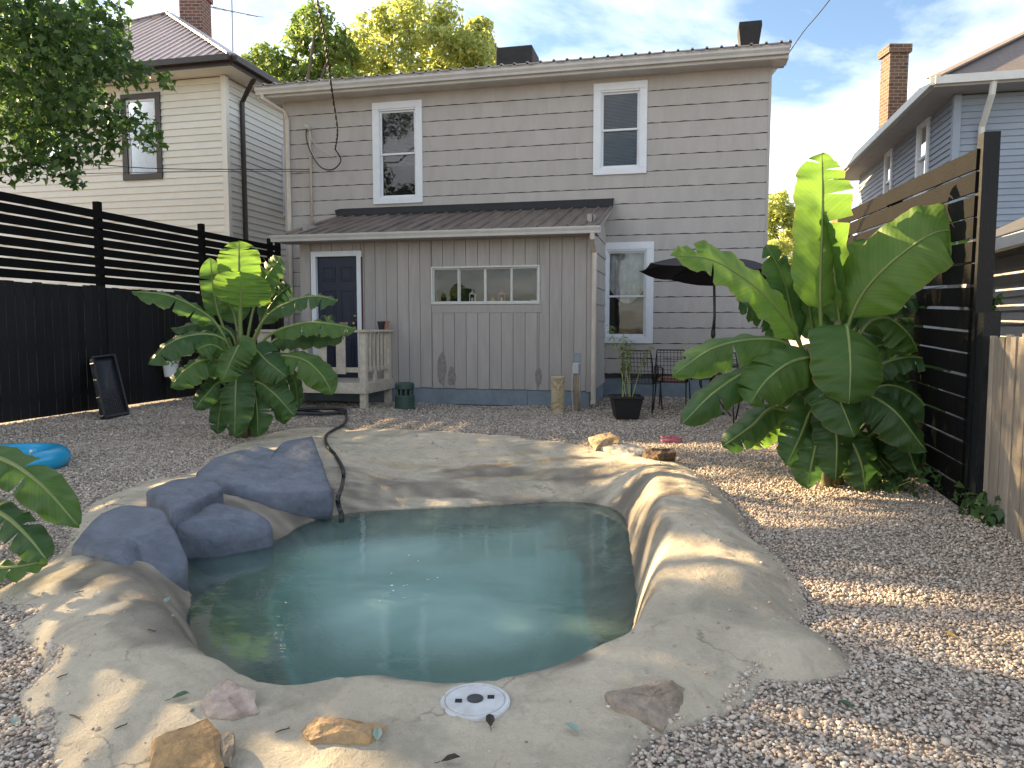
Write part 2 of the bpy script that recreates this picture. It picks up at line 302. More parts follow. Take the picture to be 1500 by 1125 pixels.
def gravel_ground():
    m = bpy.data.materials.new('gravel_bed'); m.use_nodes = True; t = m.node_tree; b = t.nodes['Principled BSDF']; A = t.nodes.new; K = t.links.new
    co = A('ShaderNodeTexCoord'); v = A('ShaderNodeTexVoronoi'); v.inputs['Scale'].default_value = 42; K(co.outputs['Object'], v.inputs['Vector'])
    s = A('ShaderNodeSeparateColor'); K(v.outputs['Color'], s.inputs[0])
    r = A('ShaderNodeValToRGB'); e = r.color_ramp.elements; e[0].color = (.2, .165, .135, 1); e[1].color = (.55, .48, .4, 1)
    for p, c in ((.3, (.25, .205, .17, 1)), (.6, (.40, .345, .285, 1)), (.8, (.42, .345, .275, 1))): x = e.new(p); x.color = c
    K(s.outputs[0], r.inputs[0])
    dk = A('ShaderNodeMapRange'); K(v.outputs['Distance'], dk.inputs[0]); dk.inputs['From Max'].default_value = .7; dk.inputs['To Min'].default_value = 1.1; dk.inputs['To Max'].default_value = .6
    n = A('ShaderNodeTexNoise'); n.inputs['Scale'].default_value = 1.5; n.inputs['Detail'].default_value = 5; K(co.outputs['Object'], n.inputs['Vector'])
    mr = A('ShaderNodeMapRange'); K(n.outputs[0], mr.inputs[0]); mr.inputs['From Min'].default_value = .3; mr.inputs['From Max'].default_value = .7; mr.inputs['To Min'].default_value = .75; mr.inputs['To Max'].default_value = 1.15
    mu = A('ShaderNodeMath'); mu.operation = 'MULTIPLY'; K(dk.outputs[0], mu.inputs[0]); K(mr.outputs[0], mu.inputs[1])
    hs = A('ShaderNodeHueSaturation'); K(r.outputs[0], hs.inputs['Color']); K(mu.outputs[0], hs.inputs['Value']); K(hs.outputs[0], b.inputs['Base Color']); b.inputs['Roughness'].default_value = .85
    bp = A('ShaderNodeBump'); bp.invert = True; bp.inputs['Strength'].default_value = .9; bp.inputs['Distance'].default_value = .02; K(v.outputs['Distance'], bp.inputs['Height']); K(bp.outputs[0], b.inputs['Normal'])
    return m
me = bpy.data.meshes.new('ground'); me.from_pydata(verts, [], faces); me.materials.append(gravel_ground()); me.update(); struct(obj('ground', me))
# loose gravel: real pebbles, instanced
LF0 = Vector((-6.53, 9.33, 0)); LFd = Vector((.225, .974, 0)).normalized()
RF0 = Vector((3.09, 4.99, 0)); RFd = Vector((.2, .98, 0)).normalized()
def gravel():
    pts = []
    for y0, y1, dens in ((1.3, 3.2, 8500), (3.2, 5.2, 5800), (5.2, 8, 3200), (8, 11, 1300), (11, 14.3, 700)):
        x0, x1 = -.72 * y1 - .2, .72 * y1 + .2; k = int((x1 - x0) * (y1 - y0) * dens); x = rng.uniform(x0, x1, k); y = rng.uniform(y0, y1, k)
        fl = LF0.x + .231 * (y - LF0.y); fr = RF0.x + .204 * (y - RF0.y) + .05
        ok = (abs(x) < .72 * y + .15) & (x > fl) & (x < fr); x, y = x[ok], y[ok]; so = sdist(OUT, x, y); ok = (so > -.035 + .03 * fbm(x, y, 2, 2, 4)) | ((so > -.5) & (sdist(WAT, x, y) > .08) & (rng.uniform(0, 1, len(x)) < .03 * np.exp(so / .12)))
        x, y, so = x[ok], y[ok], so[ok]; h = np.where(y < 5.2, 1., np.where(y < 8, 1.15, 1.4))
        pts.append(np.stack([x, y, h], 1))
    p = np.concatenate(pts); k = len(p)
    lx = (p[:, 0] - O_H.x) * UH.x + (p[:, 1] - O_H.y) * UH.y; ly = (p[:, 0] - O_H.x) * VH.x + (p[:, 1] - O_H.y) * VH.y
    ok = ~((ly > -.02) | ((ly > YA - .05) & (lx < .05))); p = p[ok]; k = len(p)
    z = fbm(p[:, 0], p[:, 1], .35, 3, 9) * .012 * np.clip(sdist(OUT, p[:, 0], p[:, 1]) / .25, 0, 1) + rng.uniform(.0, .010, k)
    sz_ = shell_z(p[:, 0], p[:, 1]); z = np.where(sz_[1] < -.03, sz_[0] + .002, z)
    me = bpy.data.meshes.new('gravel'); me.vertices.add(k); me.vertices.foreach_set('co', np.stack([p[:, 0], p[:, 1], z], 1).astype(np.float32).ravel())
    s = (.0059 * np.exp(rng.normal(0, .33, k)) * p[:, 2]).astype(np.float32)
    for n_, ty, d in (('psize', 'FLOAT', s), ('ptone', 'FLOAT', rng.uniform(0, 1, k).astype(np.float32))):
        a = me.attributes.new(n_, ty, 'POINT'); a.data.foreach_set('value', d)
    a = me.attributes.new('prot', 'FLOAT_VECTOR', 'POINT'); a.data.foreach_set('vector', rng.uniform(0, 6.28, (k, 3)).astype(np.float32).ravel() * np.array([.12, .12, 1] * k, dtype=np.float32))
    o = obj('gravel', me); struct(o, 'stuff')
    m = bpy.data.materials.new('pebble'); m.use_nodes = True; t = m.node_tree; b = t.nodes['Principled BSDF']
    at = t.nodes.new('ShaderNodeAttribute'); at.attribute_type = 'INSTANCER'; at.attribute_name = 'ptone'
    r = t.nodes.new('ShaderNodeValToRGB'); e = r.color_ramp.elements; e[0].color = (.2, .165, .14, 1); e[1].color = (.64, .58, .5, 1)
    for q_, c in ((.16, (0.316, 0.245, 0.181, 1)), (.36, (0.428, 0.336, 0.245, 1)), (.55, (0.510, 0.418, 0.314, 1)), (.68, (0.490, 0.331, 0.219, 1)), (.8, (0.418, 0.346, 0.284, 1)), (.9, (0.561, 0.470, 0.353, 1))): x = e.new(q_); x.color = c
    t.links.new(at.outputs['Fac'], r.inputs[0]); hs_ = t.nodes.new('ShaderNodeHueSaturation'); hs_.inputs['Saturation'].default_value = .8; hs_.inputs['Value'].default_value = 1.06; t.links.new(r.outputs[0], hs_.inputs['Color']); t.links.new(hs_.outputs[0], b.inputs['Base Color']); b.inputs['Roughness'].default_value = .75
    mb = bmesh.new(); bmesh.ops.create_icosphere(mb, subdivisions=1, radius=1)
    for v in mb.verts: v.co = Vector((v.co.x * 1.25 * random.uniform(.82, 1.15), v.co.y * .95 * random.uniform(.8, 1.15), v.co.z * .62 * random.uniform(.8, 1.15)))
    pm = bpy.data.meshes.new('pebble'); mb.to_mesh(pm); mb.free(); pm.materials.append(m); pm.polygons.foreach_set('use_smooth', [True] * len(pm.polygons))
    po = bpy.data.objects.new('pebble', pm)
    g = bpy.data.node_groups.new('scatter_pebbles', 'GeometryNodeTree'); g.interface.new_socket('Geometry', in_out='INPUT', socket_type='NodeSocketGeometry'); g.interface.new_socket('Geometry', in_out='OUTPUT', socket_type='NodeSocketGeometry')
    gi = g.nodes.new('NodeGroupInput'); go = g.nodes.new('NodeGroupOutput'); ip = g.nodes.new('GeometryNodeInstanceOnPoints'); m2p = g.nodes.new('GeometryNodeMeshToPoints')
    oi = g.nodes.new('GeometryNodeObjectInfo'); oi.inputs['Object'].default_value = po
    def na(nm, ty): x = g.nodes.new('GeometryNodeInputNamedAttribute'); x.data_type = ty; x.inputs['Name'].default_value = nm; return x.outputs['Attribute']
    K = g.links.new; K(gi.outputs[0], m2p.inputs[0]); K(m2p.outputs[0], ip.inputs['Points']); K(oi.outputs['Geometry'], ip.inputs['Instance']); K(na('prot', 'FLOAT_VECTOR'), ip.inputs['Rotation']); K(na('psize', 'FLOAT'), ip.inputs['Scale']); K(ip.outputs[0], go.inputs[0])
    md = o.modifiers.new('pebbles', 'NODES'); md.node_group = g
    print('pebbles', k)
# house frame (needed by the gravel too)
AH = math.radians(13); UH = Vector((math.cos(AH), -math.sin(AH), 0)); VH = Vector((math.sin(AH), math.cos(AH), 0))
O_H = PZ(880, 580); YA = -1.945
gravel()
# ================================================================ grey house
def HL(p): d = Vector(p) - O_H; return Vector((d.dot(UH), d.dot(VH), p[2]))
def HW(x, y, z): return O_H + UH * x + VH * y + Vector((0, 0, z))
def HP(px, py, yc=0.):
    c = HL((0, 0, H)); r = ray(px, py); rl = Vector((r.dot(UH), r.dot(VH), r.z)); return c + rl * ((yc - c.y) / rl.y)
TAUPE = mat('taupe_shingle_paint', (.388, .358, .333), .75, .09, 3, .25, 60, rand=.015, stretch=(1, 1, .3))
TAUPEB = mat('taupe_board_paint', (.345, .315, .295), .75, .1, 4, .25, 60, rand=.05, stretch=(3, 3, .4))
WHITE = mat('white_trim_paint', (.66, .68, .71), .5, .05, 8, .05, 60)
GUTT = mat('gutter_paint', (.52, .51, .49), .45, .12, 3, .03, 30)
BAND = mat('weathered_white_edge', (.55, .54, .52), .6, .2, 6, .1, 40, c2=(.25, .2, .17))
ROOFM = mat('brown_metal_roof', (.21, .15, .12), .45, .3, 2.5, .1, 30, c2=(.045, .036, .034), stretch=(6, .5, 1))
FOUND = mat('blue_grey_foundation_paint', (.17, .21, .245), .8, .15, 5, .6, 25)
DARK = mat('interior_shade_black', (.015, .016, .018), .9, .1)  # near-black that stands in for the shade inside rooms and holes
BLACKP = mat('black_tar', (.018, .018, .019), .8, .3, 12, .5, 40)
NAVY = mat('navy_door_paint', (.006, .012, .034), .4, .1, 5, .03)
BLIND = mat('blind_vinyl', (.30, .32, .32), .5, .05)
CREAMP = mat('cream_downspout', (.50, .44, .38), .5, .1)
def glass(name='window_glass', tint=.9):
    if name in MATS: return MATS[name]
    m = bpy.data.materials.new(name); m.use_nodes = True; t = m.node_tree; t.nodes.clear(); A = t.nodes.new; K = t.links.new
    o = A('ShaderNodeOutputMaterial'); tr = A('ShaderNodeBsdfTransparent'); tr.inputs[0].default_value = (tint, tint, tint, 1); g = A('ShaderNodeBsdfGlossy'); g.inputs['Roughness'].default_value = .02
    co = A('ShaderNodeTexCoord'); n = A('ShaderNodeTexNoise'); n.inputs['Scale'].default_value = 2.2; K(co.outputs['Object'], n.inputs['Vector']); bp = A('ShaderNodeBump'); bp.inputs['Strength'].default_value = .06; bp.inputs['Distance'].default_value = .05; K(n.outputs[0], bp.inputs['Height']); K(bp.outputs[0], g.inputs['Normal'])
    f = A('ShaderNodeFresnel'); f.inputs[0].default_value = 1.5; ad = A('ShaderNodeMath'); ad.operation = 'ADD'; ad.inputs[1].default_value = .0; K(f.outputs[0], ad.inputs[0])
    mx = A('ShaderNodeMixShader'); K(ad.outputs[0], mx.inputs[0]); K(tr.outputs[0], mx.inputs[1]); K(g.outputs[0], mx.inputs[2]); K(mx.outputs[0], o.inputs[0]); MATS[name] = m; return m
GLASS = glass()
house = thing('house', 'grey two-storey house with wavy shingle siding and a lean-to addition', 'house', O_H, -AH)
XL, XR, ZT = -6.157, 2.77, 5.56
WIN = [(-4.32, -3.338, 3.547, 5.41), (-.17, .757, 3.897, 5.462), (-.038, .905, .95, 2.722)]
def pb(name, m, parent=house, bevel=0, smooth=False):
    mb_ = MB(); mb_.name = name; mb_.m = m; mb_.p = parent; return mb_
def fin(mb_, bevel=0, smooth=False): return mb_.build(mb_.name, mb_.m, mb_.p, smooth=smooth, world=False, bevel=bevel)
def rect_cells(mb_, x0, x1, z0, z1, holes, y0, y1):
    xs = sorted({x0, x1, *[h[0] for h in holes], *[h[1] for h in holes]}); zs = sorted({z0, z1, *[h[2] for h in holes], *[h[3] for h in holes]})
    for i in range(len(xs) - 1):
        for k in range(len(zs) - 1):
            cx, cz = (xs[i] + xs[i + 1]) / 2, (zs[k] + zs[k + 1]) / 2
            if not (x0 < cx < x1 and z0 < cz < z1) or any(h[0] < cx < h[1] and h[2] < cz < h[3] for h in holes): continue
            mb_.box(xs[i], xs[i + 1], y0, y1, zs[k], zs[k + 1])
holes = [(a + .1, b - .1, c + .1, d - .1) for a, b, c, d in WIN]
wall = pb('wall', TAUPE); wall.box(XL + .02, XR - .02, .3, 8, 0, ZT + .1); wall.box(XL, XL + .12, .12, 8, .33, ZT); wall.box(XR - .12, XR, .12, 8, .33, ZT)
WALL = fin(wall)
sht = pb('sheathing', mat('groove_shade_backing', (.05, .045, .042), .9, .1), WALL); rect_cells(sht, XL + .004, XR - .004, .33, ZT, holes, 0, .12); fin(sht)  # backing coloured dark to deepen the shadow lines between shingle courses

for x_ in (XR - .03, XL - .012): cbd = pb('corner_trim', TAUPE); cbd.box(x_, x_ + .042, -.022, .03, .33, ZT); fin(cbd)
fd = pb('foundation', FOUND); fd.box(XL + .01, XR - .01, .015, .28, 0, .33); fin(fd)
for a, b, c, d in WIN: rm = pb('room_shade_panel', DARK); rm.box(a + .02, b - .02, .26, .295, c + .02, d - .02); fin(rm)  # thin near-black panel painted as the unlit interior
# wavy-edged shingles, one object each, a few shared shapes
SH = []
for k in range(7):
    n = 9; W_ = .6; ph = random.uniform(0, 6.28); amp = random.uniform(.004, .007); r2 = random.uniform(1.6, 2.6)
    top = [(W_ * i / n, -.011, .2585) for i in range(n + 1)]; bt = [(W_ * i / n, -.017, amp * math.sin(ph + r2 * 6.28 * i / n) + random.uniform(-.002, .002)) for i in range(n + 1)]; bk = [(x, -.0005, z) for x, y, z in bt]
    mb_ = MB(); f = []
    for i in range(n): f += [(i, n + 1 + i, n + 2 + i, i + 1), (n + 1 + i, 2 * n + 2 + i, 2 * n + 3 + i, n + 2 + i)]
    f += [(0, 2 * n + 2, n + 1), (n, 2 * n + 1, 3 * n + 2)]
    mb_.add(top + bt + bk, f); SH.append(mesh(mb_, 'shingle', TAUPE))
def shingle(x0, x1, z, parent, zs=1.):
    o = obj('shingle', random.choice(SH), parent); o.location = (x0, random.uniform(-.001, .0005), z); o.scale = ((x1 - x0) / .6, 1, zs)
PITCH = .271; row = 0; z = 5.29
while z > .33:
    off = (row * .23) % .6; segs = [(XL, XR)]
    for a, b, c, d in WIN:
        if z + PITCH > c + .02 and z < d - .02:
            ns = []
            for s0, s1 in segs:
                if s0 < a + .05: ns.append((s0, min(s1, a + .05)))
                if s1 > b - .05: ns.append((max(s0, b - .05), s1))
            segs = ns
    for a, b, c, d in WIN:
        for lo, hi in ((z + .004, min(z + .2585, c + .03)), (max(z + .004, d - .03), z + .2585)):
            if hi - lo > .04 and z + PITCH > c + .02 and z < d - .02 and hi < ZT: f_ = pb('shingle', TAUPE, WALL); f_.box(a + .05, b - .05, -.014, -.001, lo, hi); fin(f_)
    if z < 3.0: segs = [(max(s0, -.0), s1) for s0, s1 in segs if s1 > 0] + ([(XL, -4.82)] if True else [])
    for s0, s1 in segs:
        x = s0; first = True
        while x < s1 - .01:
            e = min(s1, math.floor((x - XL + off) / .6 + 1 + 1e-4) * .6 + XL - off)
            if s1 - e < .1: e = s1
            shingle(x, e, z, WALL, 1); x = e
    z -= PITCH; row += 1
def window(x0, x1, z0, z1, y=0., tw=.125, blind='both', split=.5, parent=house, tr=WHITE, depth=.28, name='window'):
    f = pb(name, tr, parent); yo = y - .045
    f.box(x0, x1, yo, y + .02, z1 - tw, z1); f.box(x0, x1, yo, y + .02, z0, z0 + tw * .9); f.box(x0, x0 + tw, yo + .001, y + .02, z0 + tw * .9, z1 - tw); f.box(x1 - tw, x1, yo + .001, y + .02, z0 + tw * .9, z1 - tw)
    W = fin(f, .004)
    a, b, c, d = x0 + tw, x1 - tw, z0 + tw * .9, z1 - tw
    jm = pb('jamb', tr, W); jm.box(a - .02, a + .015, y - .03, y + .12, c, d); jm.box(b - .015, b + .02, y - .03, y + .12, c, d); jm.box(a, b, y - .03, y + .12, d - .03, d + .01); jm.box(a, b, y - .03, y + .12, c - .01, c + .02); fin(jm)
    a += .015; b -= .015; c += .02; d -= .03; zm = c + (d - c) * split
    for (s0, s1, yy) in ((zm - .015, d, y + .01), (c, zm + .015, y + .035)):
        s = pb('sash', tr, W); t_ = .032
        s.box(a, b, yy, yy + .03, s1 - t_, s1); s.box(a, b, yy, yy + .03, s0, s0 + t_); s.box(a, a + t_, yy, yy + .03, s0 + t_, s1 - t_); s.box(b - t_, b, yy, yy + .03, s0 + t_, s1 - t_); S = fin(s)
        p = pb('pane', GLASS, S); p.box(a + t_ - .004, b - t_ + .004, yy + .012, yy + .016, s0 + t_ - .004, s1 - t_ + .004); fin(p)
    if blind:
        bl = pb('blind', BLIND, W); zz = d - .03; lo = {'both': c + .03, 'half': c + (d - c) * .36}[blind]
        while zz > lo: bl.add([(a, y + .075, zz), (b, y + .075, zz), (b, y + .095, zz + .014), (a, y + .095, zz + .014)], [(0, 1, 2, 3)]); zz -= .024
        bl.box(a, b, y + .07, y + .1, d - .03, d); fin(bl)
    return W
window(*WIN[0], blind='half'); window(*WIN[1], blind='both')
W3 = window(*WIN[2], blind=None, split=.47)
cu = pb('curtain', mat('lace_curtain', (.62, .65, .66), .8, .25, 9, .3, 30), W3)        # gathered pale swag behind the panes
a, b, c, d = WIN[2]; n = 30
pts = []
for k in range(9):
    for i in range(n + 1):
        u_ = i / n; x = a + .15 + (b - a - .3) * u_; sag = .28 * (4 * u_ * (1 - u_)); z = d - .16 - (k / 8) * (.62 + sag); pts.append((x, .15 + .02 * math.sin(u_ * 40 + k * .5) + .012 * math.sin(k * 2.3 + u_ * 9), z))
cu.add(pts, [(k * (n + 1) + i, k * (n + 1) + i + 1, (k + 1) * (n + 1) + i + 1, (k + 1) * (n + 1) + i) for k in range(8) for i in range(n)]); fin(cu, smooth=True)
# main roof, soffit, gutter
YE = -.33; xa, xb = -6.5, 3.0
sf = pb('soffit', GUTT); sf.box(xa, xb, YE, .02, 5.545, 5.575); fin(sf)
fa = pb('fascia', GUTT); fa.box(xa, xb, YE - .02, YE, 5.55, 5.70); fin(fa)
gu = pb('gutter', GUTT); gu.prism([(0, 0)] * 0 or [(YE - .02, 5.595), (YE - .02, 5.70), (YE - .135, 5.70), (YE - .13, 5.67), (YE - .10, 5.63), (YE - .09, 5.595)], 0, 1)
gu.v = [(xa + (xb - xa) * y, x, z) for x, y, z in gu.v]; fin(gu)
RID_Y, RID_Z = 4.0, 6.5
def ribbed(name, x0, x1, y0, z0, y1, z1, pitch, rh, m, parent, th=.02):
    p = pb(name, m, parent); prof = []; x = x0
    while x < x1 - .01:
        e = min(x + pitch, x1); prof += [(x, 0), (e - .055, 0), (e - .042, rh), (e - .014, rh), (e - .001, 0)]; x = e
    n = len(prof); v = [(x, y0, z0 + h) for x, h in prof] + [(x, y1, z1 + h) for x, h in prof] + [(x, y0, z0 + h - th) for x, h in prof] + [(x, y1, z1 + h - th) for x, h in prof]
    f = [(i, i + 1, n + i + 1, n + i) for i in range(n - 1)] + [(2 * n + i, 3 * n + i, 3 * n + i + 1, 2 * n + i + 1) for i in range(n - 1)] + [(i, 2 * n + i, 2 * n + i + 1, i + 1) for i in range(n - 1)]
    p.add(v, f); return fin(p)
k = 0; x = xa - .03
RP = mat('old_white_metal_roof', (.42, .40, .37), .5, .3, 4, .1, 40, c2=(.17, .12, .1))
while x < xb:
    ribbed('roof_panel', x, min(x + .92, xb + .03), YE - .12, 5.765, RID_Y, RID_Z, .23, .028, RP, house); x += .92
bd = pb('roof_edge', BAND); bd.box(xa - .02, xb + .02, YE - .1, YE - .02, 5.70, 5.752); bd.box(xa, xb, YE - .02, .3, 5.60, 5.70); fin(bd)
rk = pb('rake_soffit', GUTT)
for xx0, xx1 in ((XR, xb), (xa, XL)):
    rk.add([(xx0, YE, 5.6), (xx1, YE, 5.6), (xx1, RID_Y, RID_Z - .1), (xx0, RID_Y, RID_Z - .1), (xx0, YE, 5.74), (xx1, YE, 5.74), (xx1, RID_Y, RID_Z - .02), (xx0, RID_Y, RID_Z - .02)], [(0, 3, 2, 1), (4, 5, 6, 7), (0, 1, 5, 4), (1, 2, 6, 5), (2, 3, 7, 6), (3, 0, 4, 7)])
rk.prism([(0, 0)] * 0 or [(XL + .03, 5.5), (XR - .03, 5.5), (XR - .03, 5.6), (XL + .03, 5.6)], .3, .31); rk.add([(XL + .05, 0, 5.5), (XL + .05, 8, 5.5), (XL + .05, RID_Y, 6.4)], [(0, 1, 2)]); rk.add([(XR - .05, 0, 5.5), (XR - .05, 8, 5.5), (XR - .05, RID_Y, 6.4)], [(0, 1, 2)]); fin(rk)
bkr = pb('rear_roof', RP); bkr.add([(xa, RID_Y, RID_Z + .02), (xb, RID_Y, RID_Z + .02), (xb, 8.3, 5.75), (xa, 8.3, 5.75)], [(0, 1, 2, 3)]); fin(bkr)
for (p0, p1, fl) in (((733, 78), (785, 108), 0), ((1081, 37), (1114, 82), .06)):
    a = HP(*p0, 4.2); b = HP(*p1, 4.2); ch = pb('chimney', BLACKP); w0 = (b.x - a.x) / 2; cx = (a.x + b.x) / 2; zb = RID_Z - .15
    R_ = lambda hw, z: [(cx - hw, 4.2 - hw, z), (cx + hw, 4.2 - hw, z), (cx + hw, 4.2 + hw, z), (cx - hw, 4.2 + hw, z)]
    lv = [(w0 - fl, zb), (w0 - fl * 1.4, (zb + a.z) / 2), (w0, a.z - .12), (w0 * .97, a.z - .02), (w0 * .7, a.z)]
    v = [p for hw, z in lv for p in R_(hw, z)]; f = [(i * 4 + k, i * 4 + (k + 1) % 4, i * 4 + 4 + (k + 1) % 4, i * 4 + 4 + k) for i in range(len(lv) - 1) for k in range(4)] + [(16, 17, 18, 19)]
    ch.add(v, f); fin(ch, .015)
# main downspout at the left corner, conduit with weatherhead
ds = pb('downspout', CREAMP); x_ = XL + .1
ds.tube([(xa + .12, YE - .06, 5.6), (xa + .14, YE - .06, 5.52), (x_ - .02, -.12, 5.33), (x_, -.06, 5.2), (x_, -.06, 2.6), (x_, -.06, .1)], .04, 8); fin(ds, smooth=False)
cw = HP(457, 300, -.03).x
cd = pb('conduit', CREAMP); cd.tube([(cw, -.05, 2.95), (cw, -.05, HP(457, 195).z), (cw - .02, -.09, HP(457, 190).z)], .025, 8); cd.tube([(cw - .02, -.05, HP(455, 192).z), (cw - .02, -.16, HP(455, 186).z)], .045, 8)
for zz in (3.3, 4.3): cd.box(cw - .05, cw + .05, -.03, 0, zz, zz + .03)
fin(cd, smooth=True)
sp = pb('floodlight', BLACKP); q_ = HP(498, 312, -.06); sp.tube([(q_.x, 0, q_.z), (q_.x, -.1, q_.z)], .03, 8); sp.tube([(q_.x + .03, -.06, q_.z + .03), (q_.x - .06, -.12, q_.z)], .05, 10); fin(sp)
ot = pb('outlet_box', mat('grey_plastic', (.3, .29, .27), .5, .05)); q_ = HP(915, 547, -.04); ot.box(q_.x - .05, q_.x + .05, -.09, -.01, q_.z - .06, q_.z + .06); ot.tube([(q_.x, -.09, q_.z), (q_.x, -.13, q_.z)], .035, 10); fin(ot, .006)
# ---- addition
AX0, AX1 = -4.82, .055; AZ0, AZ1 = .26, 2.66
ADD = pb('addition_wall', TAUPEB); dx0, dx1, dz1 = -4.609, -3.708, 2.48; sx0, sx1, sz0, sz1 = -2.513, -.747, 1.598, 2.196
rect_cells(ADD, AX0 + .01, AX1 - .01, AZ0, AZ1, [(dx0 + .03, dx1 - .03, AZ0 - .1, dz1 - .03), (sx0 + .03, sx1 - .03, sz0 + .03, sz1 - .03)], YA + .02, YA + .09)
ADD.box(AX1 - .09, AX1 - .012, YA + .09, 0, AZ0, AZ1 + .3); ADD.box(AX0 + .012, AX0 + .09, YA + .09, 0, AZ0, AZ1 + .3); ADD.box(AX0 + .1, AX1 - .1, YA + .62, YA + .66, AZ0, AZ1)
ADD = fin(ADD)
rm = pb('room_shade_panel', mat('addition_interior_shade', (.02, .02, .019), .9, .1), ADD); rm.box(sx0 - .1, sx1 + .1, YA + .60, YA + .615, 1.3, 2.4); rm.box(sx0 - .1, sx1 + .1, YA + .09, YA + .6, sz0 - .05, sz0 + .018); fin(rm)  # back panel and sill coloured near-black for the unlit interior
def board(x0, x1, z0, z1, rough=False):
    b_ = pb('board', TAUPEB, ADD); b_.box(x0 + .004, x1 - .004, YA - .004 + random.uniform(-.0015, .0015), YA + .0195, z0, z1); return fin(b_)
x = AX0; k = 0
while x < AX1 - .06:
    e = min(x + .192, AX1)
    if AX1 - e < .06: e = AX1
    zt = AZ1; zb = AZ0 + random.uniform(-.006, .006)
    if e > dx0 - .0 and x < dx1:                                   # beside / above the door
        if x < dx0 - .02: board(x, dx0 + .02, zb, zt)
        if e > dx1 + .02: board(dx1 - .02, e, zb, zt)
        board(max(x, dx0 + .021), min(e, dx1 - .021), dz1 - .02, zt)
    elif e > sx0 and x < sx1:
        if x < sx0 - .02: board(x, sx0 + .01, zb, zt)
        if e > sx1 + .02: board(sx1 - .01, e, zb, zt)
        xx0, xx1 = max(x, sx0 + .011), min(e, sx1 - .011); board(xx0, xx1, sz1 - .02, zt); board(xx0, xx1, zb, sz0 - .11)
    else: board(x, e, zb, zt)
    x = e; k += 1
PEEL = mat('peeled_paint', (.32, .285, .265), .9, .3, 22, .9, 30, c2=(.15, .125, .11))
for x0, x1, z0, z1 in ((-2.44, -2.27, .27, .86), (-2.26, -2.11, .27, .62), (-.83, -.7, .3, .62)):
    pl = pb('peeled_patch', PEEL, ADD); n = 14; vs = [((x0 + x1) / 2 + (x1 - x0) / 2 * math.cos(t) * random.uniform(.75, 1.05), YA - .0095, (z0 + z1) / 2 + (z1 - z0) / 2 * math.sin(t) * random.uniform(.8, 1.0)) for t in [6.2832 * k / n for k in range(n)]]
    pl.add([(x, YA - .003, z) for x, y, z in vs] + [(x, y + .002, z) for x, y, z in vs], [tuple(range(n, 2 * n))] + [(i, (i + 1) % n, n + (i + 1) % n, n + i) for i in range(n)]); fin(pl)
ap = pb('trim_board', TAUPEB, ADD); ap.box(sx0 + .0, sx1 + .03, YA - .012, YA + .019, sz0 - .135, sz0 - .002); fin(ap, .004)
cb_ = pb('corner_board', TAUPEB, ADD); cb_.box(AX1 - .07, AX1 + .012, YA - .022, YA + .07, AZ0 - .02, AZ1); fin(cb_, .004)
z = AZ0 - .01
while z < AZ1 + .2:                                                # shingle courses on the side of the addition
    s = pb('shingle', TAUPE, ADD); s.add([(AX1 + .017, YA + .07, z), (AX1 + .017, -.02, z + .004), (AX1 + .002, -.02, z + .285), (AX1 + .002, YA + .07, z + .285), (AX1 - .01, YA + .07, z), (AX1 - .01, -.02, z)], [(0, 1, 2, 3), (0, 4, 5, 1)]); fin(s); z += PITCH
fd = pb('addition_foundation', FOUND)
fd.box(AX0 + .02, AX1 - .03, YA + .03, YA + .2, 0, AZ0); fd.box(AX1 - .16, AX1 - .01, YA + .2, 0, 0, AZ0); FD = fin(fd)
for i, (x0, x1) in enumerate(((-4.8, -3.0), (-2.995, -.95), (-.945, .03))):
    s = pb('foundation_panel', FOUND, FD); s.box(x0, x1, YA + .008 + .004 * i, YA + .029, .0, AZ0 - .012); fin(s, .004)
door = pb('door', NAVY, house); DX0, DX1, DZ0, DZ1 = dx0 + .085, dx1 - .085, .36, dz1 - .085; door.box(DX0, DX1, YA + .045, YA + .085, DZ0, DZ1); DOOR = fin(door)
dw = (DX1 - DX0)
for (u0, u1) in ((.13, .44), (.56, .87)):
    for (v0, v1) in ((.80, .92), (.42, .73), (.06, .34)):
        x0, x1, z0, z1 = DX0 + dw * u0, DX0 + dw * u1, DZ0 + (DZ1 - DZ0) * v0, DZ0 + (DZ1 - DZ0) * v1; p = pb('door_panel', NAVY, DOOR)
        for q_ in ((x0, x1, z1 - .02, z1), (x0, x1, z0, z0 + .02), (x0, x0 + .02, z0 + .02, z1 - .02), (x1 - .02, x1, z0 + .02, z1 - .02)): p.box(q_[0], q_[1], YA + .033, YA + .046, q_[2], q_[3])
        p.box(x0 + .045, x1 - .045, YA + .036, YA + .046, z0 + .045, z1 - .045); fin(p, .004)
hn = pb('door_handle', mat('brass', (.5, .38, .18), .3, .1, metal=1), DOOR); hn.tube([(DX1 - .07, YA + .045, 1.3), (DX1 - .07, YA - .01, 1.3)], .012, 8); hn.lathe([(.005, -.03), (.026, -.02), (.03, 0), (.022, .02), (.005, .025)], (DX1 - .07, YA - .015, 1.3), 12); hn.tube([(DX1 - .07, YA + .045, 1.42), (DX1 - .07, YA + .025, 1.42)], .025, 10); fin(hn, smooth=True)
df = pb('door_frame', WHITE, house); df.box(dx0, dx0 + .085, YA - .03, YA + .1, .3, dz1); df.box(dx1 - .085, dx1, YA - .03, YA + .1, .3, dz1); df.box(dx0 + .085, dx1 - .085, YA - .03, YA + .1, dz1 - .085, dz1); df.box(dx0 + .085, dx1 - .085, YA - .01, YA + .1, .3, .36); fin(df, .005)
rs = pb('door_seal', mat('dark_red_edge', (.09, .012, .014), .6, .1), house); rs.box(dx1 - .004, dx1 + .012, YA - .034, YA - .005, .3, dz1 - .1); fin(rs)
AL = mat('aluminium_frame', (.50, .50, .47), .4, .1, 8, .05, 40)
sl_ = pb('sliding_window', AL, house); t_ = .028
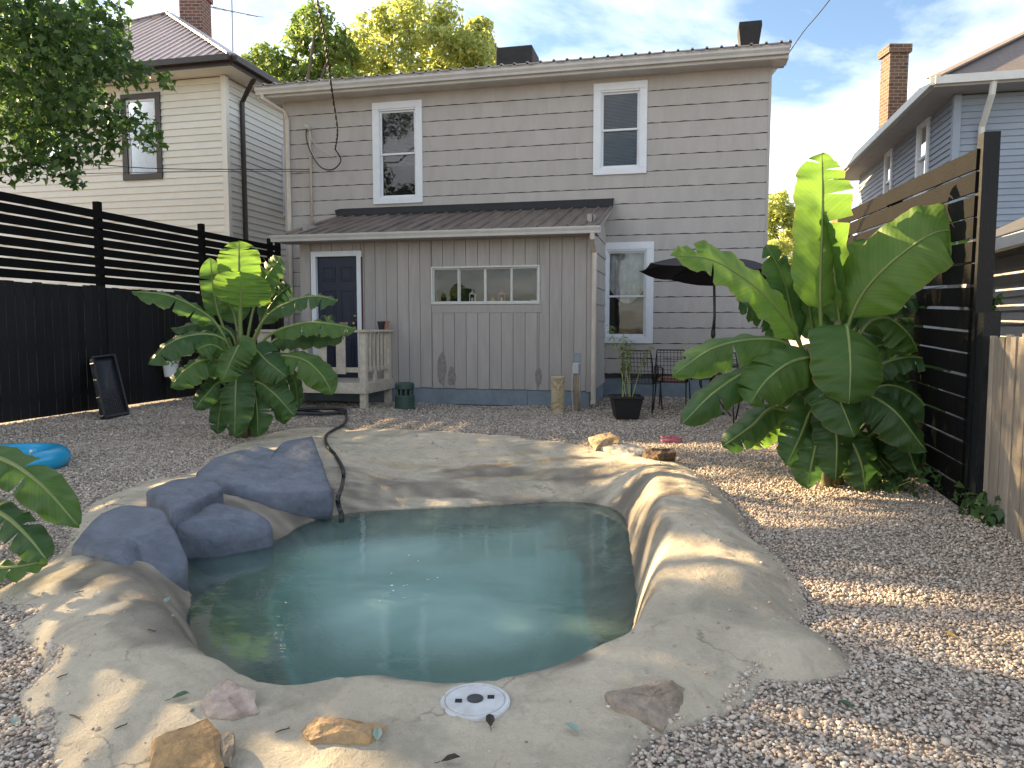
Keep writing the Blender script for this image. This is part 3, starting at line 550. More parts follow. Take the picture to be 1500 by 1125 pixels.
sl_.box(sx0, sx1, YA - .03, YA + .09, sz1 - t_, sz1); sl_.box(sx0, sx1, YA - .03, YA + .09, sz0, sz0 + t_); sl_.box(sx0, sx0 + t_, YA - .03, YA + .09, sz0 + t_, sz1 - t_); sl_.box(sx1 - t_, sx1, YA - .03, YA + .09, sz0 + t_, sz1 - t_); SL = fin(sl_, .003)
n = 4; pw = (sx1 - sx0 - 2 * t_) / n
for i in range(n):
    a = sx0 + t_ + i * pw; s = pb('sash', AL, SL); y0 = YA + (.0 if i in (0, 3) else .026); e = .02
    s.box(a, a + pw, y0, y0 + .024, sz1 - t_ - e, sz1 - t_); s.box(a, a + pw, y0, y0 + .024, sz0 + t_, sz0 + t_ + e); s.box(a, a + e, y0, y0 + .024, sz0 + t_ + e, sz1 - t_ - e); s.box(a + pw - e, a + pw, y0, y0 + .024, sz0 + t_ + e, sz1 - t_ - e); S = fin(s)
    p = pb('pane', GLASS, S); p.box(a + e - .003, a + pw - e + .003, y0 + .01, y0 + .014, sz0 + t_ + e - .003, sz1 - t_ - e + .003); fin(p)
# lean-to roof
ez, ey, tz = 2.735, YA - .3, 3.36; x = -5.08
while x < .17:
    ribbed('lean_to_roof_panel', x, min(x + .92, .19), ey, ez, -.02, tz, .23, .025, ROOFM, house); x += .92
fl = pb('roof_flashing', BLACKP, house); fl.add([(-5.0, -.03, tz + .13), (.2, -.03, tz + .13), (.2, -.2, tz - .01), (-5.0, -.2, tz - .01), (-5.0, .0, tz + .13), (.2, .0, tz + .13), (.2, -.2, tz - .05), (-5.0, -.2, tz - .05)], [(0, 3, 2, 1), (4, 0, 1, 5), (3, 7, 6, 2), (1, 2, 6, 5), (0, 4, 7, 3)]); fin(fl)
dk = pb('roof_drip_edge', BLACKP, house); dk.box(-5.08, .19, ey + .004, ey + .02, ez - .07, ez - .022); fin(dk)
en = pb('lean_to_roof_frame', TAUPEB, house)
for xx in (-5.05, .13): en.add([(xx, ey + .03, ez - .12), (xx + .03, ey + .03, ez - .12), (xx + .03, 0, tz - .12), (xx, 0, tz - .12), (xx, ey + .03, ez - .025), (xx + .03, ey + .03, ez - .025), (xx + .03, 0, tz - .03), (xx, 0, tz - .03)], [(0, 3, 2, 1), (4, 5, 6, 7), (0, 1, 5, 4), (1, 2, 6, 5), (2, 3, 7, 6), (3, 0, 4, 7)])
en.box(-5.05, .16, ey + .022, YA, AZ1 - .05, AZ1 - .02)
en.add([(AX1, YA, AZ1 - .05), (AX1, 0, AZ1 - .05), (AX1, 0, tz - .05), (AX0, YA, AZ1 - .05), (AX0, 0, AZ1 - .05), (AX0, 0, tz - .05)], [(0, 1, 2), (3, 5, 4)]); fin(en)
g2 = pb('lean_to_gutter', GUTT); g2.prism([(ey, 2.615), (ey, 2.715), (ey - .12, 2.715), (ey - .115, 2.69), (ey - .09, 2.65), (ey - .08, 2.615)], 0, 1); g2.v = [(-5.12 + 5.34 * y, x, z) for x, y, z in g2.v]; fin(g2)
d2 = pb('lean_to_downspout', CREAMP); d2.tube([(.1, ey - .05, 2.62), (.1, ey - .05, 2.55), (.1, YA - .06, 2.38), (.1, YA - .06, 2.25), (.1, YA - .06, .12), (.1, YA - .13, .05)], .04, 8); fin(d2)
# ---------------------------------------------------------------- things behind the kitchen glass
def on_sill(px, py, y=YA + .22): q_ = HP(px, py, y); return HW(q_.x, y, sz0 + .018)
WHM = mat('white_enamel', (.75, .76, .74), .4, .03); PINKM = mat('faded_pink_enamel', (.42, .16, .13), .6, .15); YEL = mat('straw_yellow', (.55, .42, .2), .7, .15)
def lantern(p, m, w_, h_, name, label, cat):
    t = thing(name, label, cat, p); b_ = MB(); z0 = p.z; x, y = p.x, p.y
    b_.box(x - w_, x + w_, y - w_, y + w_, z0, z0 + .02); b_.build('base', m, t)
    for sx in (-1, 1):
        for sy in (-1, 1): MB().box(x + sx * w_ * .85 - .006, x + sx * w_ * .85 + .006, y + sy * w_ * .85 - .006, y + sy * w_ * .85 + .006, z0 + .02, z0 + h_ * .65).build('post', m, t)
    r_ = MB(); W_ = w_ * 1.1; r_.add([(x - W_, y - W_, z0 + h_ * .65), (x + W_, y - W_, z0 + h_ * .65), (x + W_, y + W_, z0 + h_ * .65), (x - W_, y + W_, z0 + h_ * .65), (x, y, z0 + h_ * .93)], [(0, 1, 4), (1, 2, 4), (2, 3, 4), (3, 0, 4), (3, 2, 1, 0)]); r_.build('roof', m, t)
    MB().lathe([(.006, h_ * .9), (.014, h_ * .94), (.006, h_)], (x, y, z0), 10).build('finial', m, t)
    MB().lathe([(.02, .02), (.02, h_ * .4), (.004, h_ * .42)], (x, y, z0), 12).build('candle', WHM, t)
lantern(on_sill(692, 440, YA + .16), WHM, .05, .22, 'lantern', 'white house-shaped candle lantern behind the sliding window of the addition', 'lantern')
lantern(on_sill(735, 440), PINKM, .055, .22, 'lantern', 'reddish pink house-shaped lantern behind the sliding window of the addition', 'lantern')
p = on_sill(722, 440); b_ = MB(); b_.lathe([(.02, 0), (.035, .02), (.04, .045), (.03, .07), (.012, .085), (.02, .1)], p, 12); tag(b_.build('vase', YEL, smooth=True), 'small straw yellow vase beside the pink lantern behind glass', 'vase')
p = on_sill(782, 440); t = thing('box', 'small white box on the sill behind the sliding window', 'box', p); MB().box(p.x - .045, p.x + .045, p.y - .03, p.y + .03, p.z, p.z + .035).build('tray', WHM, t, bevel=.004); MB().box(p.x - .047, p.x + .047, p.y - .032, p.y + .032, p.z + .035, p.z + .045).build('lid', WHM, t, bevel=.003)
# ---------------------------------------------------------------- porch
WOOD = mat('weathered_cream_wood', (.62, .55, .45), .85, .2, 5, .4, 50, rand=.08, c2=(.40, .35, .28), stretch=(2, 2, 2))
px0, px1, py0, py1 = -5.0, -3.2, -3.0, YA - .01; DZ = .40; RZ = 1.2
porch = thing('porch', 'small weathered wooden porch with railing below the navy door', 'porch', O_H, -AH)
def pp(name, x0, x1, y0, y1, z0, z1, m=WOOD): b_ = MB(); b_.box(x0, x1, y0, y1, z0, z1); return b_.build(name, m, porch, world=False, bevel=.005)
y = py0
while y < py1 - .03: pp('deck_board', px0, px1, y + .003, min(y + .14, py1) - .003, DZ - .035, DZ); y += .14
pp('rim_board', px0, px1 + .02, py0 - .04, py0, DZ - .16, DZ - .002); pp('rim_board', px1 - .0, px1 + .035, py0, py1, DZ - .16, DZ - .003)
for x_, y_ in ((px1 - .05, py0 + .05), (px1 - .05, py1 - .06), (px0 + .06, py0 + .05)): pp('post', x_ - .05, x_ + .05, y_ - .05, y_ + .05, 0, RZ - .04)
pp('top_rail', px0, px1 + .04, py0 - .04, py0 + .1, RZ - .04, RZ); pp('top_rail', px1 - .11, px1 + .03, py0 + .1, py1, RZ - .038, RZ - .002)
pp('bottom_rail', px0 + .1, px1 - .1, py0 + .03, py0 + .07, .555, .63); pp('bottom_rail', px1 - .07, px1 - .03, py0 + .1, py1 - .1, .555, .63)
for i in range(5): x_ = px1 - .4 - i * .31; pp('baluster', x_ - .075, x_ + .075, py0 + .005, py0 + .03, .53, RZ - .04)
for i in range(5): y_ = py0 + .2 + i * .15; pp('baluster', px1 - .03, px1 + .005, y_ - .016, y_ + .016, .56, RZ - .04)
pp('baluster', px1 - .07, px1 - .03, py0 + .42, py0 + .5, DZ, .555)
st_ = thing('step', 'low wooden step at the dark end of the porch', 'step', HW(-5.3, -2.5, 0), -AH)
for z_, y_ in ((.16, -.28), (.16, 0), (.16, .28)):
    b_ = MB(); b_.box(-.28, .28, y_ - .13, y_ + .13, z_, z_ + .035); b_.build('tread', WOOD, st_, world=False)
for x_ in (-.25, .21): b_ = MB(); b_.box(x_, x_ + .04, -.4, .4, 0, .158); b_.build('stringer', WOOD, st_, world=False)
TERRA = mat('terracotta', (.40, .19, .115), .8, .15, 10, .1); BLKPL = mat('black_plastic', (.012, .012, .013), .5, .1); SOIL = mat('soil', (.05, .035, .025), .95, .2, 40, .8, 60)
def pot(p, r, h_, m, name, label):
    t = thing(name, label, 'pot', p); MB().lathe([(r * .72, 0), (r * .95, h_ * .78), (r * 1.06, h_ * .79), (r * 1.08, h_), (r * .95, h_), (r * .92, h_ * .82)], p, 20).build('pot_body', m, t, smooth=False); MB().lathe([(r * .9, h_ * .8), (r * .9, h_ * .85), (.001, h_ * .87)], p, 16).build('soil', SOIL, t); return t
pot(HW(-3.24, -2.28, RZ - .002), .06, .13, BLKPL, 'flower_pot', 'small black plastic pot on the porch railing')
pot(HW(-3.24, -2.12, RZ - .002), .065, .14, TERRA, 'flower_pot', 'terracotta pot beside the black pot on the porch railing')
pot(HW(-3.55, -2.98, RZ), .06, .11, TERRA, 'flower_pot', 'terracotta pot with soil on the front porch rail, before the door')
tt = pot(HW(-3.80, -2.98, RZ), .055, .10, mat('pale_ceramic', (.5, .42, .28), .6, .1), 'spider_plant', 'spiky pale green spider plant in a pot on the porch rail'); tt['category'] = 'plant'
GRASSM = mat('pale_blade', (.22, .30, .10), .6, .3, 4, rand=.1); b_ = MB(); p = HW(-3.80, -2.98, RZ + .085)
for i in range(46):
    a = random.uniform(0, 6.28); l = random.uniform(.1, .2); d = Vector((math.cos(a), math.sin(a), 0)); sd = d.cross(Vector((0, 0, 1))) * .005
    q = [p, p + d * l * .35 + Vector((0, 0, l * .7)), p + d * l * .9 + Vector((0, 0, l * random.uniform(.3, .8)))]
    b_.add([q[0] - sd, q[0] + sd, q[1] + sd, q[1] - sd, q[2]], [(0, 1, 2, 3), (3, 2, 4)])
b_.build('leaves', GRASSM, tt)
# ================================================================ rocks round the pool
def gz(x, y): return max(float(shell_z(np.array([x]), np.array([y]))[0][0]), 0 if sdist(OUT, np.array([x]), np.array([y]))[0] > 0 else -9)
def PS(px, py, dz=0.):
    P_ = PZ(px, py, 0)
    for _ in range(8): P_ = PZ(px, py, max(gz(P_.x, P_.y), -.05) + dz)
    return P_
BLUEROCK = mat('blue_grey_painted_rock', (.15, .17, .21), .5, .25, 6, .8, 14, c2=(.075, .085, .11))
def rock(name, label, cat, px, bot, m, group=None, rough=.02, sub=2, seed=1, bev=.04, rel=False):
    """px: (px, py, z) of the top outline; bot: depth of the body below the top"""
    P = [(PZ if not rel else PS)(x, y, z) for x, y, z in px]; c = sum(P, Vector()) / len(P); bm = bmesh.new(); n = len(P)
    # densify outline
    Q = []
    for i in range(n):
        a, b = P[i], P[(i + 1) % n]; k = max(1, int((b - a).length / .07))
        for j in range(k): Q.append(a.lerp(b, j / k))
    n = len(Q); r = random.Random(seed)
    def ring(s, dz): return [bm.verts.new(c + (q - c) * s + Vector((0, 0, dz)) + Vector((r.uniform(-1, 1), r.uniform(-1, 1), r.uniform(-.6, .6))) * rough * .5) for q in Q]
    rings = [ring(.35, .012), ring(.75, .008), ring(.96, 0), ring(1.0, -bev), ring(1.01, -bot * .5), ring(.96, -bot)]
    ct = bm.verts.new(c + Vector((0, 0, .014))); cbm = bm.verts.new(c - Vector((0, 0, bot)))
    for i in range(n):
        bm.faces.new((ct, rings[0][i], rings[0][(i + 1) % n]))
        for a, b in zip(rings, rings[1:]): bm.faces.new((a[i], b[i], b[(i + 1) % n], a[(i + 1) % n]))
        bm.faces.new((cbm, rings[-1][(i + 1) % n], rings[-1][i]))
    bmesh.ops.recalc_face_normals(bm, faces=bm.faces); me = bpy.data.meshes.new(name); bm.to_mesh(me); bm.free(); me.materials.append(m); me.polygons.foreach_set('use_smooth', [m is BLUEROCK] * len(me.polygons))
    o = obj(name, me); s = o.modifiers.new('sub', 'SUBSURF'); s.subdivision_type = 'CATMULL_CLARK' if m is BLUEROCK else 'SIMPLE'; s.levels = sub; s.render_levels = sub
    tx = bpy.data.textures.new('rock_noise', 'CLOUDS'); tx.noise_scale = .09; d = o.modifiers.new('d', 'DISPLACE'); d.texture = tx; d.strength = rough * (.8 if m is BLUEROCK else 1.3); d.texture_coords = 'LOCAL'; t2 = bpy.data.textures.new('rock_cells', 'VORONOI'); t2.noise_scale = .12; d2 = o.modifiers.new('d2', 'DISPLACE'); d2.texture = t2; d2.strength = rough * (.0 if m is BLUEROCK else 1.0); d2.texture_coords = 'LOCAL'; t3 = bpy.data.textures.new('rock_grain', 'CLOUDS'); t3.noise_scale = .02; d3 = o.modifiers.new('d3', 'DISPLACE'); d3.texture = t3; d3.strength = rough * .3; d3.texture_coords = 'LOCAL'
    return tag(o, label, cat, group)
G_ = 'painted boulders on the pool edge'
rock('boulder', 'largest blue-grey boulder, a broad slanted slab beside the black hose', 'boulder', [(284, 690, 0.150), (312, 668, 0.190), (374, 651, 0.220), (405, 659, 0.200), (416, 645, 0.220), (459, 636, 0.240), (471, 669, 0.150), (489, 719, 0.020), (400, 722, 0.030), (326, 708, 0.100)], .3, BLUEROCK, G_, seed=1, bev=.03, rough=.014)
rock('boulder', 'smallest blue-grey boulder, wedged between the slab beside the hose and its neighbours', 'boulder', [(211, 718, 0.160), (250, 701, 0.180), (295, 695, 0.180), (326, 707, 0.160), (328, 715, 0.130), (285, 735, 0.130), (250, 750, 0.110), (238, 735, 0.140)], .3, BLUEROCK, G_, seed=2, bev=.03, rough=.014)
rock('boulder', 'lowest blue-grey boulder, flat with its front standing in the water', 'boulder', [(253, 768, 0.030), (283, 748, 0.060), (312, 732, 0.080), (381, 749, 0.000), (402, 763, -0.050), (400, 781, -0.110), (320, 793, -0.100), (276, 779, -0.030)], .35, BLUEROCK, G_, seed=3, bev=.03, rough=.014)
rock('boulder', 'rounded blue-grey boulder hanging over the sandy pool rim', 'boulder', [(100, 796, 0.115), (122, 768, 0.175), (146, 744, 0.215), (180, 734, 0.235), (239, 740, 0.205), (258, 772, 0.135), (277, 808, 0.035), (272, 835, -0.045), (225, 856, -0.065), (190, 838, 0.035), (156, 815, 0.105)], .3, BLUEROCK, G_, seed=4, bev=.05, rough=.014)
def stone_mat(n, c, c2): return mat(n, tuple(min(1, x * 1.15) for x in c), .9, .2, 16, 1.0, 30, c2=tuple(x * .75 for x in c2))
rock('flagstone', 'orange tan flat stone leaning on the pale slab at the rim', 'stone', [(862, 640, .10), (893, 632, .16), (908, 640, .15), (902, 652, .06), (872, 657, .04)], .05, stone_mat('tan_stone', (.42, .31, .18), (.3, .2, .11)), rough=.012, seed=5, bev=.012)
rock('flagstone', 'pale cream flat slab lying on the far pool rim', 'stone', [(880, 655, .05), (905, 646, .07), (945, 655, .06), (952, 662, .05), (925, 668, .04)], .05, stone_mat('cream_stone', (.55, .5, .41), (.42, .37, .28)), rough=.012, seed=6, bev=.012)
rock('stone', 'dark brown lumpy stone at the end of the pale slab', 'stone', [(940, 660, .11), (955, 656, .14), (985, 657, .13), (990, 665, .10), (965, 670, .09), (945, 668, .08)], .12, stone_mat('brown_stone', (.16, .10, .055), (.08, .05, .03)), rough=.03, seed=7, bev=.03)
rock('stone', 'pinkish white jagged stone set beside the water at the near lip', 'stone', [(298, 1022, 0.019), (318, 1000, 0.037), (333, 996, 0.042), (372, 1014, 0.030), (376, 1038, 0.016), (345, 1048, 0.014), (310, 1044, 0.014)], .12, stone_mat('pink_stone', (.50, .40, .33), (.34, .25, .2)), rough=.016, seed=8, bev=.012, rel=True)
rock('stone', 'large ochre block of stone half sunk in the rim', 'stone', [(224, 1082, 0.043), (262, 1062, 0.049), (303, 1052, 0.049), (318, 1078, 0.043), (331, 1118, 0.038), (322, 1140, 0.033), (220, 1140, 0.036)], .22, stone_mat('ochre_stone', (.40, .25, .11), (.25, .16, .08)), rough=.016, seed=9, bev=.012, rel=True)
rock('stone', 'small grey-brown stone pressed against the large ochre block', 'stone', [(316, 1080, 0.035), (340, 1074, 0.035), (346, 1090, 0.032), (336, 1120, 0.028), (325, 1122, 0.028)], .12, stone_mat('grey_brown_stone', (.30, .24, .17), (.2, .16, .12)), rough=.016, seed=10, bev=.012, rel=True)
rock('stone', 'flat orange stone embedded in the concrete near the skimmer lid', 'stone', [(440, 1070, 0.014), (460, 1052, 0.017), (510, 1051, 0.017), (570, 1066, 0.014), (540, 1080, 0.013), (450, 1086, 0.013)], .07, stone_mat('orange_stone', (.42, .27, .12), (.3, .21, .13)), rough=.016, seed=11, bev=.012, rel=True)
rock('stone', 'large flat grey-brown triangular stone on the rim edge by the gravel', 'stone', [(893, 1016, 0.024), (925, 1004, 0.029), (985, 995, 0.032), (1006, 1005, 0.027), (1000, 1035, 0.020), (968, 1074, 0.014), (935, 1052, 0.017), (902, 1036, 0.020)], .09, stone_mat('taupe_stone', (.34, .27, .21), (.22, .17, .13)), rough=.016, seed=12, bev=.012, rel=True)
# skimmer lid
p = PS(696, 1028, .007); lid = thing('skimmer_lid', 'round white plastic skimmer lid set in the concrete', 'lid', p)
LIDM = mat('lid_plastic', (.62, .63, .65), .5, .2, 14, .1, 60, c2=(.42, .41, .38))
MB().lathe([(.112, -.04), (.112, .004), (.108, .008), (.098, .008), (.096, .004), (.001, .005)], p, 40).build('rim', LIDM, lid)
MB().lathe([(.0945, 0), (.0945, .007), (.09, .0095), (.001, .0095)], p, 40).build('cover', LIDM, lid)
q = p + Vector((0, 0, .0095)); MB().lathe([(.026, 0), (.026, .004), (.02, .006), (.001, .006)], q, 20).build('badge', mat('dark_badge', (.03, .03, .032), .5, .1), lid)
for dx, dy in ((-.052, -.012), (.05, .012)): MB().box(q.x + dx - .011, q.x + dx + .011, q.y + dy - .011, q.y + dy + .011, q.z - .002, q.z + .0015).build('finger_hole_shade', DARK, lid)  # dark squares painted for the shade inside the finger holes
# hose
HOSE = mat('black_rubber', (.012, .013, .015), .4, .1)
hp = []
ccx, ccy = PZ(462, 606).x, PZ(462, 606).y
for i in range(150): a = i / 150 * 6.28 * 4.5; rr = .36 + .03 * math.sin(a * .37) ; hp.append(Vector((ccx + rr * math.cos(a) * 1.15, ccy + rr * math.sin(a) * .9, .03 + .004 * (i / 32))))
pathpx = [(508, 606), (505, 620), (490, 629), (478, 638), (479, 652), (492, 668), (503, 690), (501, 712), (495, 730), (497, 744), (500, 752)]
hh = []
pathpx = [(v.x, v.y) for v in spline([(x, y, 0) for x, y in pathpx], 60)]
for x, y in pathpx:
    P_ = PZ(x, y, 0)
    for _ in range(6): P_ = PZ(x, y, gz(P_.x, P_.y) + .022)
    hh.append(P_)
hh.append(hh[-1] + Vector((.005, -.03, -.05)))
hp += hh
hs = thing('hose', 'black garden hose coiled by the porch and run down into the pool', 'hose', (ccx, ccy, 0)); MB().tube(hp, .0165, 8).build('tube', HOSE, hs, smooth=True)
# ================================================================ fences
BLK = mat('black_fence_paint', (.006, .0068, .0088), .55, .35, 3, .35, 45, rand=.25, spec=.3, stretch=(2, 2, .5))
SLT = mat('black_brown_slat_paint', (.0042, .004, .004), .75, .3, 4, .3, 45, rand=.25, spec=.12)
def fence_frame(o, d): return o, d, Vector((-d.y, d.x, 0))
lfence = thing('privacy_fence', 'tall black board fence with open horizontal slats above', 'fence', LF0, 0)
def along(s, off=0., z=0.): nrm = Vector((LFd.y, -LFd.x, 0)); return LF0 + LFd * s + nrm * off + Vector((0, 0, z))
s = -4.2
while s < 6.9:
    w_ = .138; b_ = MB(); o_ = random.uniform(-.004, .004); b_.bar(along(s + w_ / 2, o_, .02), along(s + w_ / 2, o_, 1.84 + random.uniform(-.015, .02)), w_ - random.choice((.004, .005, .009)), .02, up=Vector((LFd.y, -LFd.x, 0))); b_.build('board', BLK, lfence); s += w_ + .003
for z_ in (.3, 1.0, 1.7): b_ = MB(); b_.bar(along(-4.2, -.04, z_), along(6.9, -.04, z_), .04, .09); b_.build('rail', BLK, lfence)
def s_px(px): k = (px - CX) / F; return (k * LF0.y - LF0.x) / (LFd.x - k * LFd.y)
sec = [-4.2, -2.0, s_px(158), s_px(306), s_px(404), 6.9]
for i, s in enumerate(sec): b_ = MB(); b_.bar(along(s, -.075, 0), along(s, -.075, 3.10 if i else 2.95), .09, .09, up=LFd); b_.build('post', SLT, lfence)
for k in range(8):
    for a, b in zip(sec, sec[1:]):
        z_ = 1.93 + k * .139; b_ = MB(); b_.bar(along(a + .003, -.008, z_ + random.uniform(-.006, .006)), along(b - .003, -.008, z_ + random.uniform(-.006, .006)), .02, .112); b_.build('slat', SLT, lfence)
rfence = thing('slat_screen', 'tall dark slatted screen fence behind the big banana plant', 'fence', RF0, 0)
def ralong(s, off=0., z=0.): nrm = Vector((-RFd.y, RFd.x, 0)); return RF0 + RFd * s + nrm * off + Vector((0, 0, z))
for s, h_ in ((0, 2.52), (2.0, 2.45), (3.95, 2.62)): b_ = MB(); b_.bar(ralong(s, -.06, 0), ralong(s, -.06, h_), .1, .1, up=RFd); b_.build('post', SLT if s else BLK, rfence)
b_ = MB(); b_.bar(ralong(-.14, -.06, 0), ralong(-.14, -.06, 1.34), .1, .1, up=RFd); b_.build('short_post', BLK, rfence)
for k in range(16):
    for a, b in ((0.0, 2.0), (2.0, 3.95)):
        z_ = .08 + k * .152; dz = .012 * k * .5; b_ = MB(); b_.bar(ralong(a, .0, z_ + random.uniform(-.005, .005) + a / 4 * .14), ralong(b, 0, z_ + b / 4 * .14 + random.uniform(-.005, .005)), .02, .132); b_.build('slat', SLT, rfence)
WP = mat('weathered_grey_pickets', (.36, .30, .24), .9, .25, 5, .5, 40, rand=.14, c2=(.2, .165, .13), stretch=(3, 3, .4))
PF0 = PZ(1440, 757); PFd = (PZ(1500, 800) - PF0).normalized(); pick = thing('picket_fence', 'low weathered grey wooden fence of close vertical boards', 'fence', PF0)
s = 0.; nrm = Vector((PFd.y, -PFd.x, 0))
while s < 2.6:
    w_ = .088; b_ = MB(); c_ = PF0 + PFd * (s + w_ / 2) + nrm * random.uniform(-.004, .004); tp = 1.2 + random.uniform(-.02, .02); b_.bar(c_, c_ + Vector((random.uniform(-.006, .006), 0, tp)), w_ - .008, .018, up=nrm); b_.build('picket', WP, pick); s += w_
for z_ in (.3, .95): b_ = MB(); b_.bar(PF0 - nrm * .03 + Vector((0, 0, z_)) - PFd * .08, PF0 + PFd * 2.6 - nrm * .03 + Vector((0, 0, z_)), .035, .085); b_.build('rail', WP, pick)
b_ = MB(); b_.bar(PF0 - PFd * .06 - nrm * .05, PF0 - PFd * .06 - nrm * .05 + Vector((0, 0, 1.12)), .09, .09, up=PFd); b_.build('post', WP, pick)
# ================================================================ neighbouring houses
def lap(root, part, o, d, L, z0, z1, pitch, m, holes=(), proud=.03, nrm=None):
    """lap siding courses, each an object; o at the start of the wall foot, d along it, holes (s0, s1, z0, z1)"""
    n_ = nrm if nrm else Vector((d.y, -d.x, 0)); z = z0
    while z < z1:
        e = min(z + pitch + .012, z1); segs = [(0, L)]
        for h in holes:
            if z + pitch > h[2] and z < h[3]: segs = [q for s0, s1 in segs for q in ((s0, min(s1, h[0])), (max(s0, h[1]), s1)) if q[1] - q[0] > .01]
        for s0, s1 in segs:
            a = o + d * s0 + Vector((0, 0, z)); b = o + d * s1 + Vector((0, 0, z)); up = Vector((0, 0, e - z))
            b_ = MB(); b_.add([a + n_ * proud, b + n_ * proud, b + n_ * .002 + up, a + n_ * .002 + up, a, b], [(0, 1, 2, 3), (0, 4, 5, 1)]); b_.build('siding_course', m, part)
        z += pitch
def nwindow(root, o, d, s0, s1, z0, z1, m, nrm, casing=.1, case_m=None, inner=WHITE, ac=False, split=.5):
    def P_(s, z, y): return o + d * s + nrm * y + Vector((0, 0, z))
    def bx(mb_, a, b, c, e, y0, y1):
        v = [P_(s, z, y) for y in (y1, y0) for s, z in ((a, c), (b, c), (b, e), (a, e))]; mb_.add(v, [(0, 1, 2, 3), (7, 6, 5, 4), (0, 4, 5, 1), (1, 5, 6, 2), (2, 6, 7, 3), (3, 7, 4, 0)])
    f = MB(); c = casing; bx(f, s0, s1, z1 - c, z1, -.02, .05); bx(f, s0, s1, z0, z0 + c, -.02, .06); bx(f, s0, s0 + c, z0 + c, z1 - c, -.02, .05); bx(f, s1 - c, s1, z0 + c, z1 - c, -.02, .05); W = f.build('window', case_m or m, root)
    a, b, e, g = s0 + c, s1 - c, z0 + c, z1 - c; t_ = .045; zm = e + (g - e) * split
    for lo, hi, y in ((zm - .02, g, .015), (e, zm + .02, -.015)):
        s_ = MB(); bx(s_, a, b, hi - t_, hi, y - .02, y + .02); bx(s_, a, b, lo, lo + t_, y - .02, y + .02); bx(s_, a, a + t_, lo + t_, hi - t_, y - .02, y + .02); bx(s_, b - t_, b, lo + t_, hi - t_, y - .02, y + .02); S = s_.build('sash', inner, W)
        p_ = MB(); bx(p_, a + t_ - .003, b - t_ + .003, lo + t_ - .003, hi - t_ + .003, y - .006, y); p_.build('pane', GLASS, S)
    r_ = MB(); bx(r_, a, b, e, g, -.16, -.14); r_.build('room_shade_panel', DARK, W)  # near-black sheet behind the panes, painted as the unlit interior
    return W, bx
CREAM = mat('cream_vinyl_siding', (.66, .64, .58), .55, .05, 3, .05, 40, rand=.03)
BROWNT = mat('brown_metal_trim', (.035, .025, .022), .45, .15, 4)
MAUVE = mat('mauve_metal_roof', (.40, .34, .335), .38, .12, 2, .03, 30, metal=.2)
def bricks(name, c1, c2, mort, scale):
    m = bpy.data.materials.new(name); m.use_nodes = True; t = m.node_tree; b = t.nodes['Principled BSDF']; A = t.nodes.new; K = t.links.new
    co = A('ShaderNodeTexCoord'); sp_ = A('ShaderNodeSeparateXYZ'); K(co.outputs['Object'], sp_.inputs[0]); ad_ = A('ShaderNodeMath'); K(sp_.outputs[0], ad_.inputs[0]); K(sp_.outputs[1], ad_.inputs[1]); cm = A('ShaderNodeCombineXYZ'); K(ad_.outputs[0], cm.inputs[0]); K(sp_.outputs[2], cm.inputs[1])
    br = A('ShaderNodeTexBrick'); br.inputs['Scale'].default_value = scale; br.inputs['Color1'].default_value = (*c1, 1); br.inputs['Color2'].default_value = (*c2, 1); br.inputs['Mortar'].default_value = (*mort, 1); br.inputs['Mortar Size'].default_value = .018; br.inputs['Brick Width'].default_value = .5; br.inputs['Row Height'].default_value = .2
    K(cm.outputs[0], br.inputs['Vector']); K(br.outputs[0], b.inputs['Base Color']); b.inputs['Roughness'].default_value = .9
    bp = A('ShaderNodeBump'); bp.invert = True; bp.inputs['Strength'].default_value = .6; bp.inputs['Distance'].default_value = .015; K(br.outputs['Fac'], bp.inputs['Height']); K(bp.outputs[0], b.inputs['Normal']); return m
BR1 = bricks('red_brown_brick', (.20, .085, .06), (.13, .06, .045), (.34, .31, .28), 2.3); BR2 = bricks('dark_brick', (.13, .08, .055), (.07, .045, .035), (.24, .2, .165), 2.6)
# left neighbour
DL = 16.5; c0 = PD(335, 345, DL); c0.z = 0; lh = thing('house', 'cream sided neighbouring house with hipped mauve metal roof', 'house', c0, 0)
fd_ = -UH; sdv = VH; zs = PD(335, 112, DL).z; LFR = 9.0; LSD = 10.0
def lp(px, py):                                            # photo pixel on the front wall plane -> (distance from the corner, height)
    r = ray(px, py); cc = Vector((0, 0, H)); k = (c0 - cc).dot(VH) / r.dot(VH); q = cc + r * k; return (q - c0).dot(fd_), q.z
w0, w1 = lp(178, 140), lp(240, 262); w2, w3 = lp(40, 180), lp(98, 238)
hl = [(w1[0] + .02, w0[0] - .02, w1[1] + .02, w0[1] - .02), (w3[0] + .02, w2[0] - .02, w3[1] + .02, w2[1] - .02)]
wl = MB(); n_ = -VH
def quad_wall(mb_, o, d, L, z0, z1, holes):
    xs = sorted({0, L, *[h[0] for h in holes], *[h[1] for h in holes]}); zs_ = sorted({z0, z1, *[h[2] for h in holes], *[h[3] for h in holes]})
    for i in range(len(xs) - 1):
        for k in range(len(zs_) - 1):
            cx, cz = (xs[i] + xs[i + 1]) / 2, (zs_[k] + zs_[k + 1]) / 2
            if any(h[0] < cx < h[1] and h[2] < cz < h[3] for h in holes): continue
            mb_.add([o + d * xs[i] + Vector((0, 0, zs_[k])), o + d * xs[i + 1] + Vector((0, 0, zs_[k])), o + d * xs[i + 1] + Vector((0, 0, zs_[k + 1])), o + d * xs[i] + Vector((0, 0, zs_[k + 1]))], [(0, 1, 2, 3)])
quad_wall(wl, c0, fd_, LFR, 0, zs, hl); rt_ = c0 + fd_ * LFR; bk_ = c0 + VH * LSD
sh = [(2.35, 3.25, 4.05, 5.65)]
